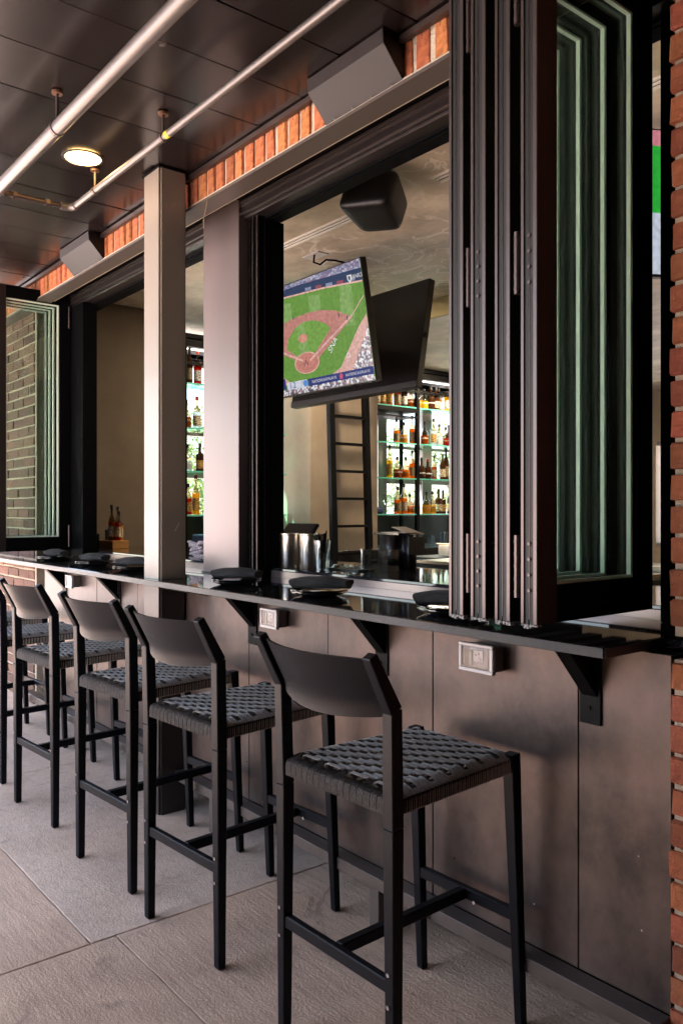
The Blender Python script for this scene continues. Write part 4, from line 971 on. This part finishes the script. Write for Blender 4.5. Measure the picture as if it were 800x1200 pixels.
# second television, back towards us
h2 = .66
tv2 = television((-4.77, 3.39, 2.126), 1.27, h2+.0, R(-9.6), 'television seen from behind, its black casing tilted away beyond the game screen', th=.05)
boxes('cable_port', [(.50, .72, -.0045, -.0005, .04, .075)], DARK, tv2); boxes('side_clip', [(1.279, 1.30, .0, .03, .30, .33)], SPKB, tv2, bev=.004)
boxes('bottom_strip', [(-.006, 1.276, -.004, -.0003, -.008, .028)], mat('tv_strip', (.05, .05, .055), .4), tv2)
bm = bmesh.new(); add_tube(bm, [(-4.15, 3.26, 2.46), (-4.15, 3.26, 2.945)], .022, 12); mt = tag(link('television_mount', bm_me(bm, 'mount'), BLK), 'black ceiling pole mount between the two back to back televisions', 'mount')
boxes('cross_arm', [(-4.35, -3.95, 3.17, 3.35, 2.44, 2.48)], BLK, mt)
bm = bmesh.new(); add_tube(bm, [(-3.98, 3.0, 2.946), (-3.99, 3.0, 2.90), (-3.95, 3.02, 2.88), (-3.93, 3.05, 2.91), (-3.88, 3.08, 2.90), (-3.80, 3.12, 2.87)], .006, 8)
tag(link('television_cable', bm_me(bm, 'cable'), JAMB), 'looped black cable dropping from the ceiling above the game screen', 'cable')
tag(boxes('ceiling_plate', [(-4.08, -3.92, 2.98, 3.06, 2.943, 2.9485)], WHITEP), 'small white plate on the interior ceiling where the cable drops', 'plate')
# third television glimpsed in the slit
tv3 = television((-1.94, 2.72, 2.33), .76, .56, R(4), 'television showing green and white, glimpsed right of the folded panels', rz=R(60))
s3 = boxes('screen', [(0, .76, -.0015, -.0003, 0, .24)], em('white_field', (.62, .68, .8)), tv3)
boxes('screen_green', [(0, .76, -.0015, -.0003, .2405, .50)], em('vivid_green', (.03, .48, .05)), tv3); boxes('screen_pink', [(0, .76, -.0015, -.0003, .5005, .56)], em('pink', (.7, .25, .3)), tv3)

# ================================================================ OUTSIDE THE END WINDOWS
TRUNK = mat('bark', (.10, .07, .05), .9, bump=(20, .6)); LEAF = [mat('leaf_light', (.16, .26, .07), .6), mat('leaf_mid', (.10, .19, .05), .6)]
for m in LEAF:
    p = m.node_tree.nodes['Principled BSDF']; p.inputs['Subsurface Weight'].default_value = 0
def tree(x, y, h, r, label, seed):
    rr = random.Random(seed); t = thing('street_tree', label, 'tree', (x, y, -.03), group='trees outside the end windows')
    bm = bmesh.new(); add_tube(bm, [(0, 0, 0), (.05, .03, h*.3), (-.04, .05, h*.6), (.02, 0, h*.9)], [.10, .08, .05, .02], 8)
    for k in range(7):
        a = rr.uniform(0, 6.28); z = h*(.3+.07*k); add_tube(bm, [(0, 0, z), (r*.45*math.cos(a), r*.45*math.sin(a), z+.35), (r*.8*math.cos(a), r*.8*math.sin(a), z+.55)], [.035, .022, .008], 6)
    link('trunk', bm_me(bm, 'trunk'), TRUNK, t)
    for q in range(2):
        vs, fs = [], []
        clumps = [Vector((rr.gauss(0, r*.42), rr.gauss(0, r*.42), h*.62+rr.gauss(0, h*.20))) for _ in range(26)]
        for _ in range(3200):
            c = rr.choice(clumps)+Vector((rr.gauss(0, .17), rr.gauss(0, .17), rr.gauss(0, .14)))
            a, b = rr.uniform(0, 6.28), rr.uniform(-1, 1); d = Vector((math.cos(a), math.sin(a), b)).normalized(); e = d.cross(Vector((rr.uniform(-1, 1), rr.uniform(-1, 1), 1))).normalized(); s = rr.uniform(.03, .055)
            i = len(vs); vs += [c-d*s, c+e*s*.45, c+d*s, c-e*s*.45]; fs.append((i, i+1, i+2, i+3))
        me = bpy.data.meshes.new('crown'); me.from_pydata(vs, [], fs); link('crown', me, LEAF[q], t)
for k, (x, y, h, r) in enumerate(((-11.5, 6.6, 2.9, 1.1), (-12.5, 10.2, 3.3, 1.2), (-13.5, 8.2, 2.3, 1.1), (-12, 13.0, 3.0, 1.2), (-9.5, 18, 4.0, 1.5))):
    tree(x, y, h, r, ('leafy tree outside, seen through the left bottle shelves', 'leafy tree outside, seen through the right bottle shelves', 'low leafy tree between the two windows', 'leafy tree at the far right of the end window', 'tree outside the rear window')[k], 20+k)
tag(boxes('garden_wall', [(-16.2, -16, 3, 18, -.03, 1.5)], mat('pale_render', (.7, .68, .64), .9)), 'pale garden wall far outside the end windows', 'wall')
